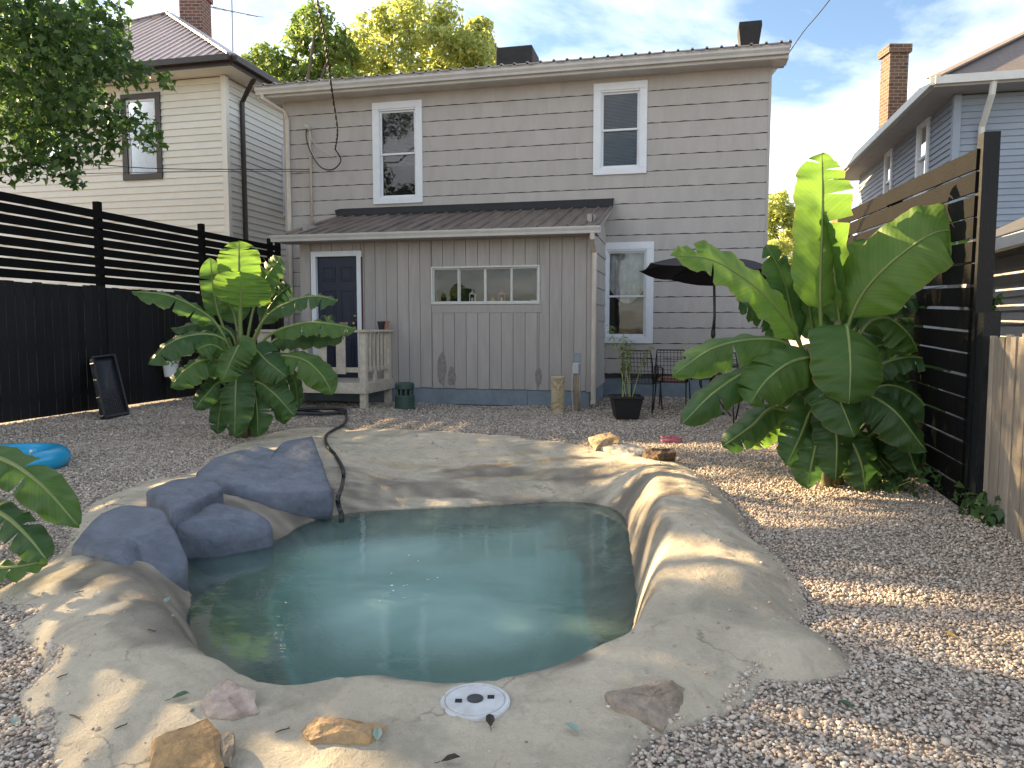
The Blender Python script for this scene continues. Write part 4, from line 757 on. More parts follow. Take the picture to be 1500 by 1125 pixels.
quad_wall(wl, c0, VH, LSD, 0, zs, sh); quad_wall(wl, rt_, VH, LSD, 0, zs, []); quad_wall(wl, bk_, fd_, LFR, 0, zs, []); LW = wl.build('wall', CREAM, lh)
lap(lh, LW, c0, fd_, LFR, .6, zs, .152, CREAM, hl, nrm=-VH); lap(lh, LW, c0, VH, LSD, .6, zs, .152, CREAM, sh, nrm=UH)
b_ = MB(); b_.bar(c0 - VH * .012 + UH * .012 + Vector((0, 0, .5)), c0 - VH * .012 + UH * .012 + Vector((0, 0, zs)), .12, .12, up=VH); b_.build('corner_trim', CREAM, lh)
nwindow(lh, c0, fd_, w1[0], w0[0], w1[1], w0[1], BROWNT, -VH, .13); nwindow(lh, c0, fd_, w3[0], w2[0], w3[1], w2[1], BROWNT, -VH, .1)
W_, bx_ = nwindow(lh, c0, VH, 2.3, 3.3, 4.0, 5.7, BROWNT, UH, .08, WHITE)
ac = MB(); bx_(ac, 2.5, 3.1, 4.05, 4.45, -.05, .3); acu = ac.build('air_conditioner', mat('grey_plastic', (.3, .29, .27), .5, .05)); acu['label'] = 'window air conditioner on the side of the cream house'; acu['category'] = 'air conditioner'
OV = .55; ev = zs + .02
E_ = [c0 + UH * OV - VH * OV, c0 + fd_ * (LFR + OV) - VH * OV, c0 + fd_ * (LFR + OV) + VH * (LSD + OV), c0 + UH * OV + VH * (LSD + OV)]
E_ = [Vector((p.x, p.y, ev)) for p in E_]
sf = MB(); sf.add(E_ + [p + Vector((0, 0, .03)) for p in E_], [(0, 1, 2, 3), (0, 4, 5, 1), (1, 5, 6, 2), (2, 6, 7, 3), (3, 7, 4, 0)]); sf.build('soffit', CREAM, lh)
b_ = MB()
for i in range(4):
    a, b = E_[i], E_[(i + 1) % 4]; b_.bar(a + Vector((0, 0, .09)), b + Vector((0, 0, .09)), .03, .2)
    o_ = ((a + b) / 2 - sum(E_, Vector()) / 4); o_.z = 0; o_ = (b - a).cross(Vector((0, 0, 1))).normalized() * (1 if (b - a).cross(Vector((0, 0, 1))).dot(o_) > 0 else -1)
    b_.bar(a + o_ * .07 + Vector((0, 0, .13)), b + o_ * .07 + Vector((0, 0, .13)), .13, .12)
b_.build('gutter', BROWNT, lh)
W2 = (LFR + 2 * OV) / 2; RH = 2.6; tz_ = ev + .2 
A1 = (E_[0] + E_[1]) / 2 + VH * W2 + Vector((0, 0, RH + .2)); A2 = (E_[2] + E_[3]) / 2 - VH * W2 * .9 + Vector((0, 0, RH + .2)); EE = [p + Vector((0, 0, .2)) for p in E_]
pk = PD(247, 20, DL + 4.4)
A1 = Vector((pk.x, pk.y, pk.z)); A2 = A1 + VH * 2.5
rf = MB(); rf.add(EE + [A1, A2], [(0, 1, 4), (1, 2, 5, 4), (2, 3, 5), (3, 0, 4, 5)]); RF = rf.build('roof', MAUVE, lh)
def seams(a, b, apex, apex2, step):
    n_ = int((b - a).length / step); d = (b - a).normalized(); L = (b - a).length; ia = (apex - a).dot(d); ib = (apex2 - a).dot(d); nrm_ = (b - a).cross(apex - a).normalized(); nrm_ = nrm_ if nrm_.z > 0 else -nrm_
    for i in range(1, n_):
        s = i * step; f = min(s / ia if ia > 0 else 1, (L - s) / (L - ib) if L > ib else 1, 1.)
        if f < .04: continue
        up_ = (apex - a) - d * ia; p = a + d * s; q = p + up_ * f; m_ = MB(); m_.bar(p + nrm_ * .012, q + nrm_ * .012, .03, .03, up=nrm_); m_.build('roof_seam', MAUVE, RF)
seams(EE[1], EE[0], A1, A1, .235); seams(EE[0], EE[3], A1, A2, .235)
for a, b in ((EE[0], A1), (EE[1], A1)): m_ = MB(); m_.bar(a + Vector((0, 0, .03)), b + Vector((0, 0, .03)), .2, .03); m_.build('hip_cap', MAUVE, RF)
p = PD(287, 40, DL + 4.6); ch = MB(); hw = .31
ch.box(p.x - hw, p.x + hw, p.y - hw, p.y + hw, p.z - 1.6, p.z + .75); ch.box(p.x - hw - .05, p.x + hw + .05, p.y - hw - .05, p.y + hw + .05, p.z + .75, p.z + .95); o_ = ch.build('chimney', BR1, lh); 
m_ = MB(); m_.box(p.x - hw - .06, p.x + hw + .06, p.y - hw - .06, p.y + hw + .06, p.z - 1.5, p.z - .55); m_.build('chimney_flashing', mat('lead_grey', (.18, .17, .17), .6, .1), lh)
m_ = MB(); a0 = c0 + UH * .07 + VH * .55; m_.tube([Vector((c0.x, c0.y, 0)) + UH * (OV - .0) + VH * .35 + Vector((0, 0, ev + .05)), Vector((c0.x, c0.y, 0)) + UH * .3 + VH * .45 + Vector((0, 0, ev - .18)), a0 + Vector((0, 0, ev - .42)), a0 + Vector((0, 0, .3))], .055, 8); m_.build('downspout', BROWNT, lh)
MET = mat('dull_metal', (.25, .25, .25), .4, .1, metal=.8); an = thing('antenna', 'thin metal television antenna beside the red-brown brick chimney', 'antenna', PD(340, 14, DL + 6)); p = PD(340, 14, DL + 6)
MB().tube([p + Vector((-.1, .2, -2.9)), p + Vector((0, 0, .35))], .018, 6).build('mast', MET, an); MB().tube([p + Vector((-.75, 0, .1)), p + Vector((.75, 0, -.2))], .014, 6).build('boom', MET, an)
for i in range(7): q = p + Vector((-.7 + i * .23, 0, .09 - i * .046)); l_ = .55 - .03 * i; MB().tube([q + Vector((-.12, -l_, -.12)), q + Vector((.12, l_, .12))], .009, 5).build('element', MET, an)
# right neighbour
BLUES = mat('blue_grey_siding', (.26, .30, .36), .65, .06, 3, .05, 40, rand=.04); ASPH = mat('brown_asphalt_shingle', (.23, .19, .17), .9, .2, 14, .5, 30, c2=(.13, .11, .10), stretch=(1, 1, 3))
DR = 12.5; r0 = PD(1400, 200, DR); r0.z = 0; zr = PD(1400, 122, DR).z - .2; rh = thing('house', 'blue-grey sided neighbouring house with pale gutter and brick chimney', 'house', r0)
RL, RW = 6.9, 8.0
def rp(px, py): r = ray(px, py); cc = Vector((0, 0, H)); k = (r0 - cc).dot(UH) / r.dot(UH); q = cc + r * k; return (q - r0).dot(VH), q.z
a1, a2 = rp(1365, 165), rp(1343, 275); b1, b2 = rp(1311, 203), rp(1296, 300)
a2 = (a2[0], min(a2[1], a1[1] - 1.45)); b2 = (b2[0], a2[1]); b1 = (b1[0], a1[1])
hr = [(a1[0] + .02, a2[0] - .02, a2[1], a1[1]), (b1[0] + .02, b2[0] - .02, b2[1], b1[1])]
wl = MB(); quad_wall(wl, r0, VH, RL, 0, zr, hr); quad_wall(wl, r0, UH, RW, 0, zr, []); quad_wall(wl, r0 + VH * RL, UH, RW, 0, zr, []); quad_wall(wl, r0 + UH * RW, VH, RL, 0, zr, []); RWL = wl.build('wall', BLUES, rh)
lap(rh, RWL, r0, VH, RL, 1.2, zr, .105, BLUES, hr, nrm=-UH, proud=.024); lap(rh, RWL, r0, UH, 4, 1.2, zr, .105, BLUES, [], nrm=-VH, proud=.024)
nwindow(rh, r0, VH, a1[0], a2[0], a2[1], a1[1], WHITE, -UH, .11); nwindow(rh, r0, VH, b1[0], b2[0], b2[1], b1[1], WHITE, -UH, .11)
b_ = MB(); b_.bar(r0 - UH * .01 - VH * .01 + Vector((0, 0, 1)), r0 - UH * .01 - VH * .01 + Vector((0, 0, zr)), .11, .11, up=VH); b_.build('corner_trim', BLUES, rh)
OV = .5; E_ = [r0 - UH * OV - VH * OV, r0 + UH * (RW + OV) - VH * OV, r0 + UH * (RW + OV) + VH * (RL + OV), r0 - UH * OV + VH * (RL + OV)]; E_ = [Vector((p.x, p.y, zr + .02)) for p in E_]
sf = MB(); sf.add(E_ + [p + Vector((0, 0, .04)) for p in E_], [(0, 1, 2, 3), (0, 4, 5, 1), (1, 5, 6, 2), (2, 6, 7, 3), (3, 7, 4, 0)]); sf.build('soffit', mat('grey_soffit_paint', (.36, .35, .33), .7, .1), rh)  # soffit in one even grey
PALEG = mat('pale_gutter', (.62, .62, .58), .45, .08)
m_ = MB(); m_.bar(E_[0] + Vector((0, 0, .1)), E_[1] + Vector((0, 0, .1)), .12, .13); m_.bar(E_[0] + Vector((0, 0, .1)), E_[3] + Vector((0, 0, .1)), .12, .13); m_.build('gutter', PALEG, rh)
hz = 2.3; Am = E_[0].lerp(E_[2], .5) + Vector((0, 0, hz)); ap1 = Am - VH * .01; EE = [p + Vector((0, 0, .13)) for p in E_]
rf = MB(); rf.add(EE + [Am - UH * 1.2, Am + UH * 1.2], [(0, 1, 5, 4), (1, 2, 5), (2, 3, 4, 5), (3, 0, 4)]); RF2 = rf.build('roof', ASPH, rh)
m_ = MB(); m_.bar(EE[0] + Vector((0, 0, .03)), Am - UH * 1.2 + Vector((0, 0, .03)), .24, .03); m_.build('hip_cap', ASPH, RF2)
q = r0 - VH * .09 + UH * .35; m_ = MB(); m_.tube([q - VH * (OV - .1) + Vector((0, 0, zr + .06)), q - VH * (OV - .14) + Vector((0, 0, zr - .12)), q + Vector((0, 0, zr - .55)), q + Vector((0, 0, .3))], .05, 8); m_.build('downspout', PALEG, rh)
p = PD(1308, 150, DR + 5.2); hw = .215; m_ = MB(); zt_ = PD(1308, 70, DR + 5.2).z; m_.box(p.x - hw, p.x + hw, p.y - hw, p.y + hw, zr + .06, zt_ - .18); m_.box(p.x - hw - .05, p.x + hw + .05, p.y - hw - .05, p.y + hw + .05, zt_ - .18, zt_); m_.build('chimney', BR2, rh)
# garage behind the pickets
g0 = PD(1428, 374, 7.2); g1 = PD(1500, 349, 6.1); gd = Vector((g0.x - g1.x, g0.y - g1.y, 0)).normalized(); gz_ = 1.93; gn = Vector((-gd.y, gd.x, 0)); go_ = Vector((g1.x, g1.y, 0)) - gd * 2.2; GL = 5.2
gar = thing('garage', 'low grey sided garage with a dark roof beyond the picket fence', 'garage', go_); wl = MB(); gi = -gn * .3
quad_wall(wl, go_ + gi, gd, GL, 0, gz_ + .05, []); quad_wall(wl, go_ + gi + gd * GL, -gn, 4, 0, gz_ + .05, []); quad_wall(wl, go_ + gi, -gn, 4, 0, gz_ + .05, []); GREYS = mat('light_grey_siding', (.40, .40, .41), .65, .08, 3, .05, rand=.04); GW = wl.build('wall', GREYS, gar)
lap(gar, GW, go_ + gi, gd, GL, .1, gz_, .13, GREYS, [], nrm=gn, proud=.024)
m_ = MB(); m_.bar(go_ + Vector((0, 0, gz_ + .04)), go_ + gd * GL + Vector((0, 0, gz_ + .04)), .1, .1); m_.build('gutter', PALEG, gar)
m_ = MB(); e0 = go_ + Vector((0, 0, gz_ + .1)); e1 = e0 + gd * (GL + .2); up_ = -gn * 2.5 + Vector((0, 0, 1.15)); m_.add([e0, e1, e1 + up_, e0 + up_, e0 - Vector((0, 0, .03)), e1 - Vector((0, 0, .03)), e1 + up_ - gn * 2.5 - Vector((0, 0, 1.15)), e0 + up_ - gn * 2.5 - Vector((0, 0, 1.15))], [(0, 1, 2, 3), (0, 4, 5, 1), (2, 6, 7, 3)]); m_.add([e1, e1 + up_, e1 - gn * 5], [(0, 1, 2)]); m_.build('roof', mat('dark_asphalt', (.06, .06, .065), .9, .2, 12, .4), gar)
# far brick building seen between the houses
p = PD(1243, 300, 40); fb = thing('house', 'distant red brick building showing between the houses', 'house', (p.x, p.y, 0)); m_ = MB(); m_.box(p.x - 1.5, p.x + 1.5, p.y, p.y + 4, 0, 4.9); m_.build('wall', mat('plain_wall', (.36, .3, .26), .9), fb); m_ = MB(); m_.prism([(p.x - 1.8, 4.8), (p.x + 1.8, 4.8), (p.x, 6.2)], p.y - .3, p.y + 4.3); m_.build('roof', ASPH, fb); m_ = MB(); m_.box(p.x - .35, p.x + .35, p.y + .5, p.y + 1.2, 5, PD(1243, 297, 40.8).z); m_.box(p.x - .42, p.x + .42, p.y + .43, p.y + 1.27, PD(1243, 297, 40.8).z, PD(1243, 297, 40.8).z + .12); m_.build('chimney', mat('brick_red', (.36, .1, .07), .9, .15), fb)
# ================================================================ wires
WIRE = mat('black_cable', (.012, .012, .013), .5, .1)
a_ = HW(HP(500, 235, -.1).x, -.12, HP(500, 235, -.1).z); loop = [HW(cw - .02, -.14, HP(455, 192).z), HW(cw, -.2, HP(455, 205).z), HW(HP(462, 225).x, -.2, HP(462, 225).z), HW(HP(475, 247).x, -.15, HP(475, 247).z), HW(HP(492, 251).x, -.12, HP(492, 250).z), a_, HW(HP(498, 222).x, -.2, HP(498, 222).z)]
up = [PD(494, 190, 13.0), PD(487, 140, 12.4), PD(480, 90, 11.6), PD(473, 45, 10.8), PD(465, 0, 10.0), PD(455, -120, 8.4), PD(440, -500, 5.5)]
wr = thing('service_cable', 'twisted black cable hanging to a loop on the grey house wall', 'cable', HW(cw, -.1, 4.9)); MB().tube(spline(loop, 30), .012, 6).build('loop', WIRE, wr, smooth=True)
tw = spline([loop[-1]] + up, 160); t2 = [p + Vector((math.cos(i * .7) * .011, 0, math.sin(i * .7) * .011)) for i, p in enumerate(tw)]; t3 = [p - Vector((math.cos(i * .7) * .011, 0, math.sin(i * .7) * .011)) for i, p in enumerate(tw)]; MB().tube(t2, .009, 5).build('strand', WIRE, wr, smooth=True); MB().tube(t3, .009, 5).build('strand', WIRE, wr, smooth=True)
ins = MB(); ins.tube(spline([HW(HP(499, 232).x, -.12, HP(499, 232).z), HW(HP(497, 212).x, -.16, HP(497, 212).z)], 4), .017, 6); ins.build('pale_splice', CREAMP, wr)
l2 = MB(); l2.tube(spline([HW(cw - .01, -.1, HP(455, 195).z), HW(HP(468, 215).x, -.12, HP(468, 215).z), HW(HP(492, 232).x, -.1, HP(492, 232).z)], 12), .006, 5); l2.tube(spline([HW(cw + .03, -.1, HP(457, 196).z), HW(cw + .04, -.12, HP(458, 220).z), HW(HP(470, 243).x, -.1, HP(470, 243).z)], 12), .008, 5); l2.build('thin_lead', CREAMP, wr)
def wire(pts, r, label):
    pp_ = spline(pts, 40); tag(MB().tube(pp_, r, 5).build('wire', WIRE, smooth=True), label, 'wire')
wire([HW(cw, -.06, HP(456, 249).z), PD(240, 247, 13.6), PD(110, 238, 13.2), PD(-300, 205, 12)], .008, 'upper thin black wire strung from the grey house across the cream house')
wire([HW(cw, -.06, HP(456, 252).z), PD(250, 252, 13.4), PD(-300, 262, 12)], .006, 'lower thin black wire strung from the grey house across the cream house')
wire([HW(3.0, YE - .05, 5.62), PD(1178, 45, 11.6), PD(1215, 0, 10.5), PD(1330, -160, 8)], .008, 'thin wire rising from the roof corner beside the black chimney')
# ================================================================ banana plants
def leaf_mat(name, c_lo, c_hi, trans):
    m = bpy.data.materials.new(name); m.use_nodes = True; t = m.node_tree; b = t.nodes['Principled BSDF']; A = t.nodes.new; K = t.links.new; o = t.nodes['Material Output']
    uv = A('ShaderNodeUVMap'); sp_ = A('ShaderNodeSeparateXYZ'); K(uv.outputs[0], sp_.inputs[0])
    oi = A('ShaderNodeObjectInfo')
    # lateral veins: bands along u, swept towards the tip away from the midrib
    ab = A('ShaderNodeMath'); ab.operation = 'ABSOLUTE'; K(sp_.outputs[1], ab.inputs[0])
    m1 = A('ShaderNodeMath'); m1.operation = 'MULTIPLY_ADD'; m1.inputs[1].default_value = -.10; K(ab.outputs[0], m1.inputs[0]); K(sp_.outputs[0], m1.inputs[2])
    s1 = A('ShaderNodeMath'); s1.operation = 'MULTIPLY'; s1.inputs[1].default_value = 260; K(m1.outputs[0], s1.inputs[0]); sn = A('ShaderNodeMath'); sn.operation = 'SINE'; K(s1.outputs[0], sn.inputs[0])
    cv = A('ShaderNodeCombineXYZ'); K(m1.outputs[0], cv.inputs[0]); K(oi.outputs['Random'], cv.inputs[1]); nz_ = A('ShaderNodeTexNoise'); nz_.inputs['Scale'].default_value = 22; nz_.inputs['Detail'].default_value = 4; K(cv.outputs[0], nz_.inputs['Vector'])
    co = A('ShaderNodeTexCoord'); n3 = A('ShaderNodeTexNoise'); n3.inputs['Scale'].default_value = 4; n3.inputs['Detail'].default_value = 4; K(co.outputs['Object'], n3.inputs['Vector'])
    f1 = A('ShaderNodeMath'); f1.operation = 'MULTIPLY_ADD'; f1.inputs[1].default_value = .08; K(sn.outputs[0], f1.inputs[0]); K(nz_.outputs[0], f1.inputs[2])
    f2 = A('ShaderNodeMath'); f2.operation = 'ADD'; K(f1.outputs[0], f2.inputs[0]); K(n3.outputs[0], f2.inputs[1]); f3 = A('ShaderNodeMath'); f3.operation = 'MULTIPLY'; f3.inputs[1].default_value = .5; K(f2.outputs[0], f3.inputs[0])
    r = A('ShaderNodeValToRGB'); r.color_ramp.elements[0].position = .32; r.color_ramp.elements[1].position = .68; r.color_ramp.elements[0].color = (*c_lo, 1); r.color_ramp.elements[1].color = (*c_hi, 1); K(f3.outputs[0], r.inputs[0])
    # brown dry margin
    ed = A('ShaderNodeMath'); ed.operation = 'GREATER_THAN'; ed.inputs[1].default_value = .975; K(ab.outputs[0], ed.inputs[0]); e2 = A('ShaderNodeMath'); e2.operation = 'MULTIPLY'; K(ed.outputs[0], e2.inputs[0]); K(n3.outputs[0], e2.inputs[1])
    mx_ = A('ShaderNodeMix'); mx_.data_type = 'RGBA'; K(e2.outputs[0], mx_.inputs[0]); K(r.outputs[0], mx_.inputs[6]); mx_.inputs[7].default_value = (.25, .17, .06, 1)
    K(mx_.outputs[2], b.inputs['Base Color']); b.inputs['Roughness'].default_value = .5; b.inputs['Specular IOR Level'].default_value = .5
    bp = A('ShaderNodeBump'); bp.inputs['Strength'].default_value = .35; bp.inputs['Distance'].default_value = .01; K(f1.outputs[0], bp.inputs['Height']); K(bp.outputs[0], b.inputs['Normal'])
    tl = A('ShaderNodeBsdfTranslucent'); hs = A('ShaderNodeHueSaturation'); hs.inputs['Saturation'].default_value = 1.0; hs.inputs['Value'].default_value = 1.75; K(mx_.outputs[2], hs.inputs['Color']); K(hs.outputs[0], tl.inputs[0])
    ms = A('ShaderNodeMixShader'); ms.inputs[0].default_value = trans; K(b.outputs[0], ms.inputs[1]); K(tl.outputs[0], ms.inputs[2]); K(ms.outputs[0], o.inputs[0]); return m
LFY = leaf_mat('young_banana_leaf', (.09, .185, .025), (.15, .26, .04), .5); LFD = leaf_mat('banana_leaf', (.028, .075, .018), (.055, .125, .03), .36); LFM = leaf_mat('mid_banana_leaf', (.05, .115, .02), (.09, .175, .033), .42)
RIBM = mat('pale_midrib', (.15, .20, .055), .45, .15, 6); STEMM = mat('banana_stem', (.16, .17, .06), .55, .35, 5, .2, 30, c2=(.06, .05, .025), stretch=(3, 3, .6)); DRYM = mat('dry_banana_leaf', (.22, .155, .08), .9, .3, 6, .4, 30)
def banana_leaf(root, mid, W, nh, m, b0=.16, fold=.25, droop=.25, tears=None, seed=0, ripple=.016, ns=44):
    r = random.Random(seed); P = spline(mid, 60); NT = len(P)
    if tears is None: tears = [(r.choice((-1, 1)), r.uniform(.25, .95)) for _ in range(r.choice((1, 2, 3, 4)))]
    def at(s):
        t = s * (NT - 1); k = min(int(t), NT - 2); return P[k].lerp(P[k + 1], t - k)
    def tan(s): return (at(min(1, s + .02)) - at(max(0, s - .02))).normalized()
    nh = Vector(nh).normalized(); mb = MB(); uv = []; nc = 7
    mb.tube([P[int(i * (NT - 1) / 24)] for i in range(25)], [.017 * (1 - i / 24) ** .8 + .0025 for i in range(25)], 6, 1); uv += [(0, 0)] * len(mb.v)
    def prof(s): return max(.0, min(1, (s / .13)) ** .55 * (1 - max(0, (s - .45) / .55) ** 3.4) ** .8)
    for side in (-1, 1):
        cuts = sorted([0.] + [t_[1] for t_ in tears if t_[0] == side] + [1.]); ph = r.uniform(0, 6)
        for k in range(len(cuts) - 1):
            c0_, c1_ = cuts[k], cuts[k + 1]; n = max(3, int(ns * (c1_ - c0_))); base = len(mb.v); vs = []; ex = r.uniform(-.08, .18) if len(cuts) > 2 else 0
            for i in range(n + 1):
                for j in range(nc + 1):
                    x = j / nc; s = c0_ + (c1_ - c0_) * i / n
                    g = .022 * max(0, x - .15)
                    if i == 0 and k > 0: s += g
                    if i == n and k < len(cuts) - 2: s -= g
                    # blade sweeps slightly towards the tip
                    sb = b0 + (1 - b0) * s; c = at(sb); tg = tan(sb); N_ = (nh - tg * nh.dot(tg)).normalized(); S_ = tg.cross(N_).normalized()
                    hw = W * .5 * prof(s); yy = x * hw
                    v = c + S_ * side * yy * math.cos(fold) + N_ * (yy * math.sin(fold) - (droop + ex) * x * x * hw) + N_ * ripple * x * math.sin(s * 34 + ph + x * 2) + N_ * ripple * .5 * x * math.sin(s * 70 + ph * 2) + N_ * .004 * x ** .5 * math.sin(s * 150 + ph) + tg * (.10 * hw * x)
                    vs.append(v); uv.append((sb, side * x))
            f = []
            for i in range(n):
                for j in range(nc):
                    q = (i * (nc + 1) + j, i * (nc + 1) + j + 1, (i + 1) * (nc + 1) + j + 1, (i + 1) * (nc + 1) + j); f.append(q if side > 0 else q[::-1])
            mb.add(vs, f, 0)
    return mb.build('leaf', [m, RIBM], root, smooth=True, uv=uv)
def stem(root, pts, r0, r1, seed=0):
    P = spline(pts, 14); m_ = MB(); m_.tube(P, [r0 + (r1 - r0) * i / 14 + .006 * math.sin(i * 2.2 + seed) for i in range(15)], 10); m_.build('stem', STEMM, root, smooth=True)
def plant(name, label, base, D, leaves, stems, dmap):
    root = thing(name, label, 'banana plant', base)
    for i, (pts, W, nh, m, kw) in enumerate(leaves):
        mid = [PD(x, y, D + dd) for x, y, dd in pts]; banana_leaf(root, mid, W, nh, m, seed=i * 7 + dmap, **kw)
    for i, (pts, r0, r1) in enumerate(stems): stem(root, [PD(x, y, D + dd) for x, y, dd in pts], r0, r1, i)
    return root
C_ = (0, -1, .15); U_ = (0, -.35, 1); UL = (-.5, -.5, .8); UR = (.5, -.5, .8)
RB = PZ(1222, 708); DB = RB.y
rleaves = [
 ([(1205, 520, .05), (1201, 430, .0), (1205, 300, -.05), (1204, 224, -.02)], 0.504, (.25, -1, .1), LFY, dict(b0=.26, fold=.15, droop=.1, tears=[(1, .45), (1, .62), (1, .74), (1, .84), (-1, .9)])),
 ([(1232, 520, .1), (1228, 450, .05), (1216, 364, .0), (1199, 307, -.02)], 0.270, (-.75, -.7, .1), LFM, dict(b0=.22, fold=.75, droop=.1)),
 ([(1236, 520, 0), (1246, 466, -.05), (1275, 415, -.15), (1330, 365, -.3), (1380, 338, -.4), (1422, 348, -.45)], 0.576, (-.45, -.9, .45), LFY, dict(b0=.2, fold=.12, droop=.14, tears=[(-1, .86), (1, .9)])),
 ([(1192, 560, .05), (1172, 505, .0), (1140, 455, -.1), (1095, 412, -.2), (1040, 380, -.3), (982, 374, -.35)], 0.432, (.25, -.75, .75), LFY, dict(b0=.24, fold=.18, droop=.22, tears=[(-1, .72), (1, .82)])),
 ([(1198, 570, 0), (1165, 515, -.15), (1125, 497, -.3), (1050, 508, -.5), (985, 550, -.65)], 0.324, (.2, -.7, .8), LFM, dict(b0=.2, fold=-.25, droop=.5, tears=[(1, .35), (-1, .6), (1, .85)])),
 ([(1200, 590, 0), (1160, 545, -.2), (1110, 538, -.4), (1050, 572, -.65), (998, 622, -.8)], 0.270, (.2, -.6, .8), LFD, dict(b0=.2, fold=-.2, droop=.6, tears=[(1, .5), (-1, .7)])),
 ([(1226, 520, 0), (1238, 478, -.3), (1243, 492, -.5), (1246, 540, -.62), (1244, 592, -.66)], 0.504, (-.1, -1, .35), LFM, dict(b0=.3, fold=-.12, droop=.25, tears=[(-1, .5)])),
 ([(1226, 560, 0), (1205, 528, -.3), (1165, 528, -.5), (1125, 555, -.65), (1098, 592, -.7)], 0.378, (.15, -.85, .6), LFM, dict(b0=.25, fold=-.2, droop=.45)),
 ([(1215, 580, -.1), (1208, 548, -.35), (1225, 575, -.55), (1252, 640, -.65)], 0.378, (-.1, -.95, .5), LFD, dict(b0=.25, fold=-.15, droop=.35, tears=[(1, .5)])),
 ([(1235, 600, 0), (1260, 578, -.3), (1308, 600, -.5), (1358, 662, -.6)], 0.342, (-.1, -.8, .7), LFD, dict(b0=.22, fold=-.2, droop=.4)),
 ([(1222, 620, 0), (1223, 610, -.3), (1226, 650, -.42), (1224, 704, -.45)], 0.306, (0, -1, .3), LFD, dict(b0=.2, fold=-.15, droop=.3)),
 ([(1210, 620, 0), (1192, 598, -.2), (1172, 640, -.35), (1152, 682, -.4)], 0.270, (.2, -1, .3), LFD, dict(b0=.2, fold=-.15, droop=.3)),
 ([(1240, 530, .1), (1268, 478, .1), (1300, 466, .05), (1330, 488, .0), (1345, 515, 0)], 0.306, (.1, -.7, .8), LFM, dict(b0=.2, fold=-.2, droop=.5, tears=[(1, .4), (1, .7)])),
 ([(1240, 600, .1), (1280, 542, .1), (1335, 523, .05), (1398, 538, 0)], 0.243, (0, -.5, 1), LFD, dict(b0=.2, fold=-.1, droop=.4, tears=[(1, .6)])),
 ([(1236, 530, .2), (1270, 455, .25), (1320, 440, .25), (1372, 434, .2)], 0.306, (0, -.7, .8), LFD, dict(b0=.2, fold=.1, droop=.3)),
 ([(1190, 560, .25), (1165, 480, .3), (1148, 410, .25), (1122, 358, .2)], 0.306, (.3, -.9, .3), LFD, dict(b0=.25, fold=.15, droop=.2)),
 ([(1185, 560, .3), (1140, 480, .35), (1110, 455, .3), (1080, 440, .25)], 0.270, (.2, -.7, .7), LFD, dict(b0=.2, fold=.1, droop=.4)),
 ([(1205, 640, 0), (1140, 598, -.2), (1100, 625, -.35), (1058, 655, -.45)], 0.234, (.2, -.7, .7), LFD, dict(b0=.2, fold=-.2, droop=.5)),
 ([(1205, 640, .1), (1160, 612, .1), (1130, 626, .05), (1100, 655, 0)], 0.216, (.1, -.8, .6), LFY, dict(b0=.2, fold=-.1, droop=.4)),
 ([(1240, 620, .1), (1285, 568, .05), (1335, 575, 0), (1375, 620, -.1)], 0.288, (0, -.8, .7), LFD, dict(b0=.2, fold=-.15, droop=.4)),
 ([(1240, 640, .1), (1280, 598, 0), (1330, 640, -.1), (1365, 676, -.15)], 0.288, (0, -.85, .6), LFD, dict(b0=.2, fold=-.15, droop=.4)),
 ([(1250, 640, .25), (1290, 600, .3), (1330, 560, .3), (1380, 560, .3)], 0.306, (0, -.85, .5), LFD, dict(b0=.2, fold=.1, droop=.3)),
 ([(1215, 560, .3), (1232, 470, .35), (1255, 390, .35), (1268, 350, .3)], 0.342, (0, -1, .2), LFD, dict(b0=.25, fold=.15, droop=.2)),
 ([(1205, 560, .35), (1190, 480, .4), (1182, 420, .4), (1178, 370, .4)], 0.324, (.1, -1, .2), LFD, dict(b0=.25, fold=.1, droop=.2)),
 ([(1215, 640, .1), (1245, 640, -.2), (1270, 680, -.3), (1285, 712, -.3)], 0.270, (0, -1, .3), LFD, dict(b0=.2, fold=-.1, droop=.3)),
 ([(1240, 660, .3), (1300, 640, .25), (1340, 660, .2), (1370, 700, .15)], 0.270, (0, -1, .3), LFD, dict(b0=.2, fold=-.1, droop=.3)),
 ([(1250, 660, .1), (1290, 630, -.1), (1325, 650, -.2), (1345, 700, -.25)], 0.306, (0, -1, .3), LFD, dict(b0=.2, fold=-.1, droop=.3)),
 ([(1245, 640, .3), (1300, 590, .35), (1350, 590, .35), (1385, 620, .3)], 0.306, (0, -1, .4), LFD, dict(b0=.2, fold=-.1, droop=.3)),
 ([(1240, 660, .2), (1262, 650, 0), (1300, 690, -.05), (1320, 718, -.05)], 0.270, (0, -1, .3), LFD, dict(b0=.2, fold=-.1, droop=.3)),
 ([(1235, 600, .2), (1270, 520, .3), (1310, 500, .3), (1350, 470, .25)], 0.324, (0, -1, .4), LFD, dict(b0=.2, fold=.1, droop=.3)),
 ([(1215, 660, -.1), (1200, 640, -.3), (1190, 675, -.4), (1182, 716, -.42)], 0.270, (.1, -1, .2), LFD, dict(b0=.2, fold=-.1, droop=.3)),
 ([(1235, 660, -.1), (1245, 645, -.3), (1262, 680, -.38), (1268, 722, -.4)], 0.288, (-.1, -1, .2), LFD, dict(b0=.2, fold=-.1, droop=.3)),
 ([(1240, 680, .1), (1275, 665, 0), (1310, 690, -.05), (1325, 728, -.05)], 0.270, (-.1, -1, .2), LFD, dict(b0=.2, fold=-.1, droop=.3)),
 ([(1200, 650, .2), (1180, 560, .1), (1160, 560, 0), (1130, 590, -.1)], 0.270, (.1, -.9, .5), LFD, dict(b0=.3, fold=-.1, droop=.3))]
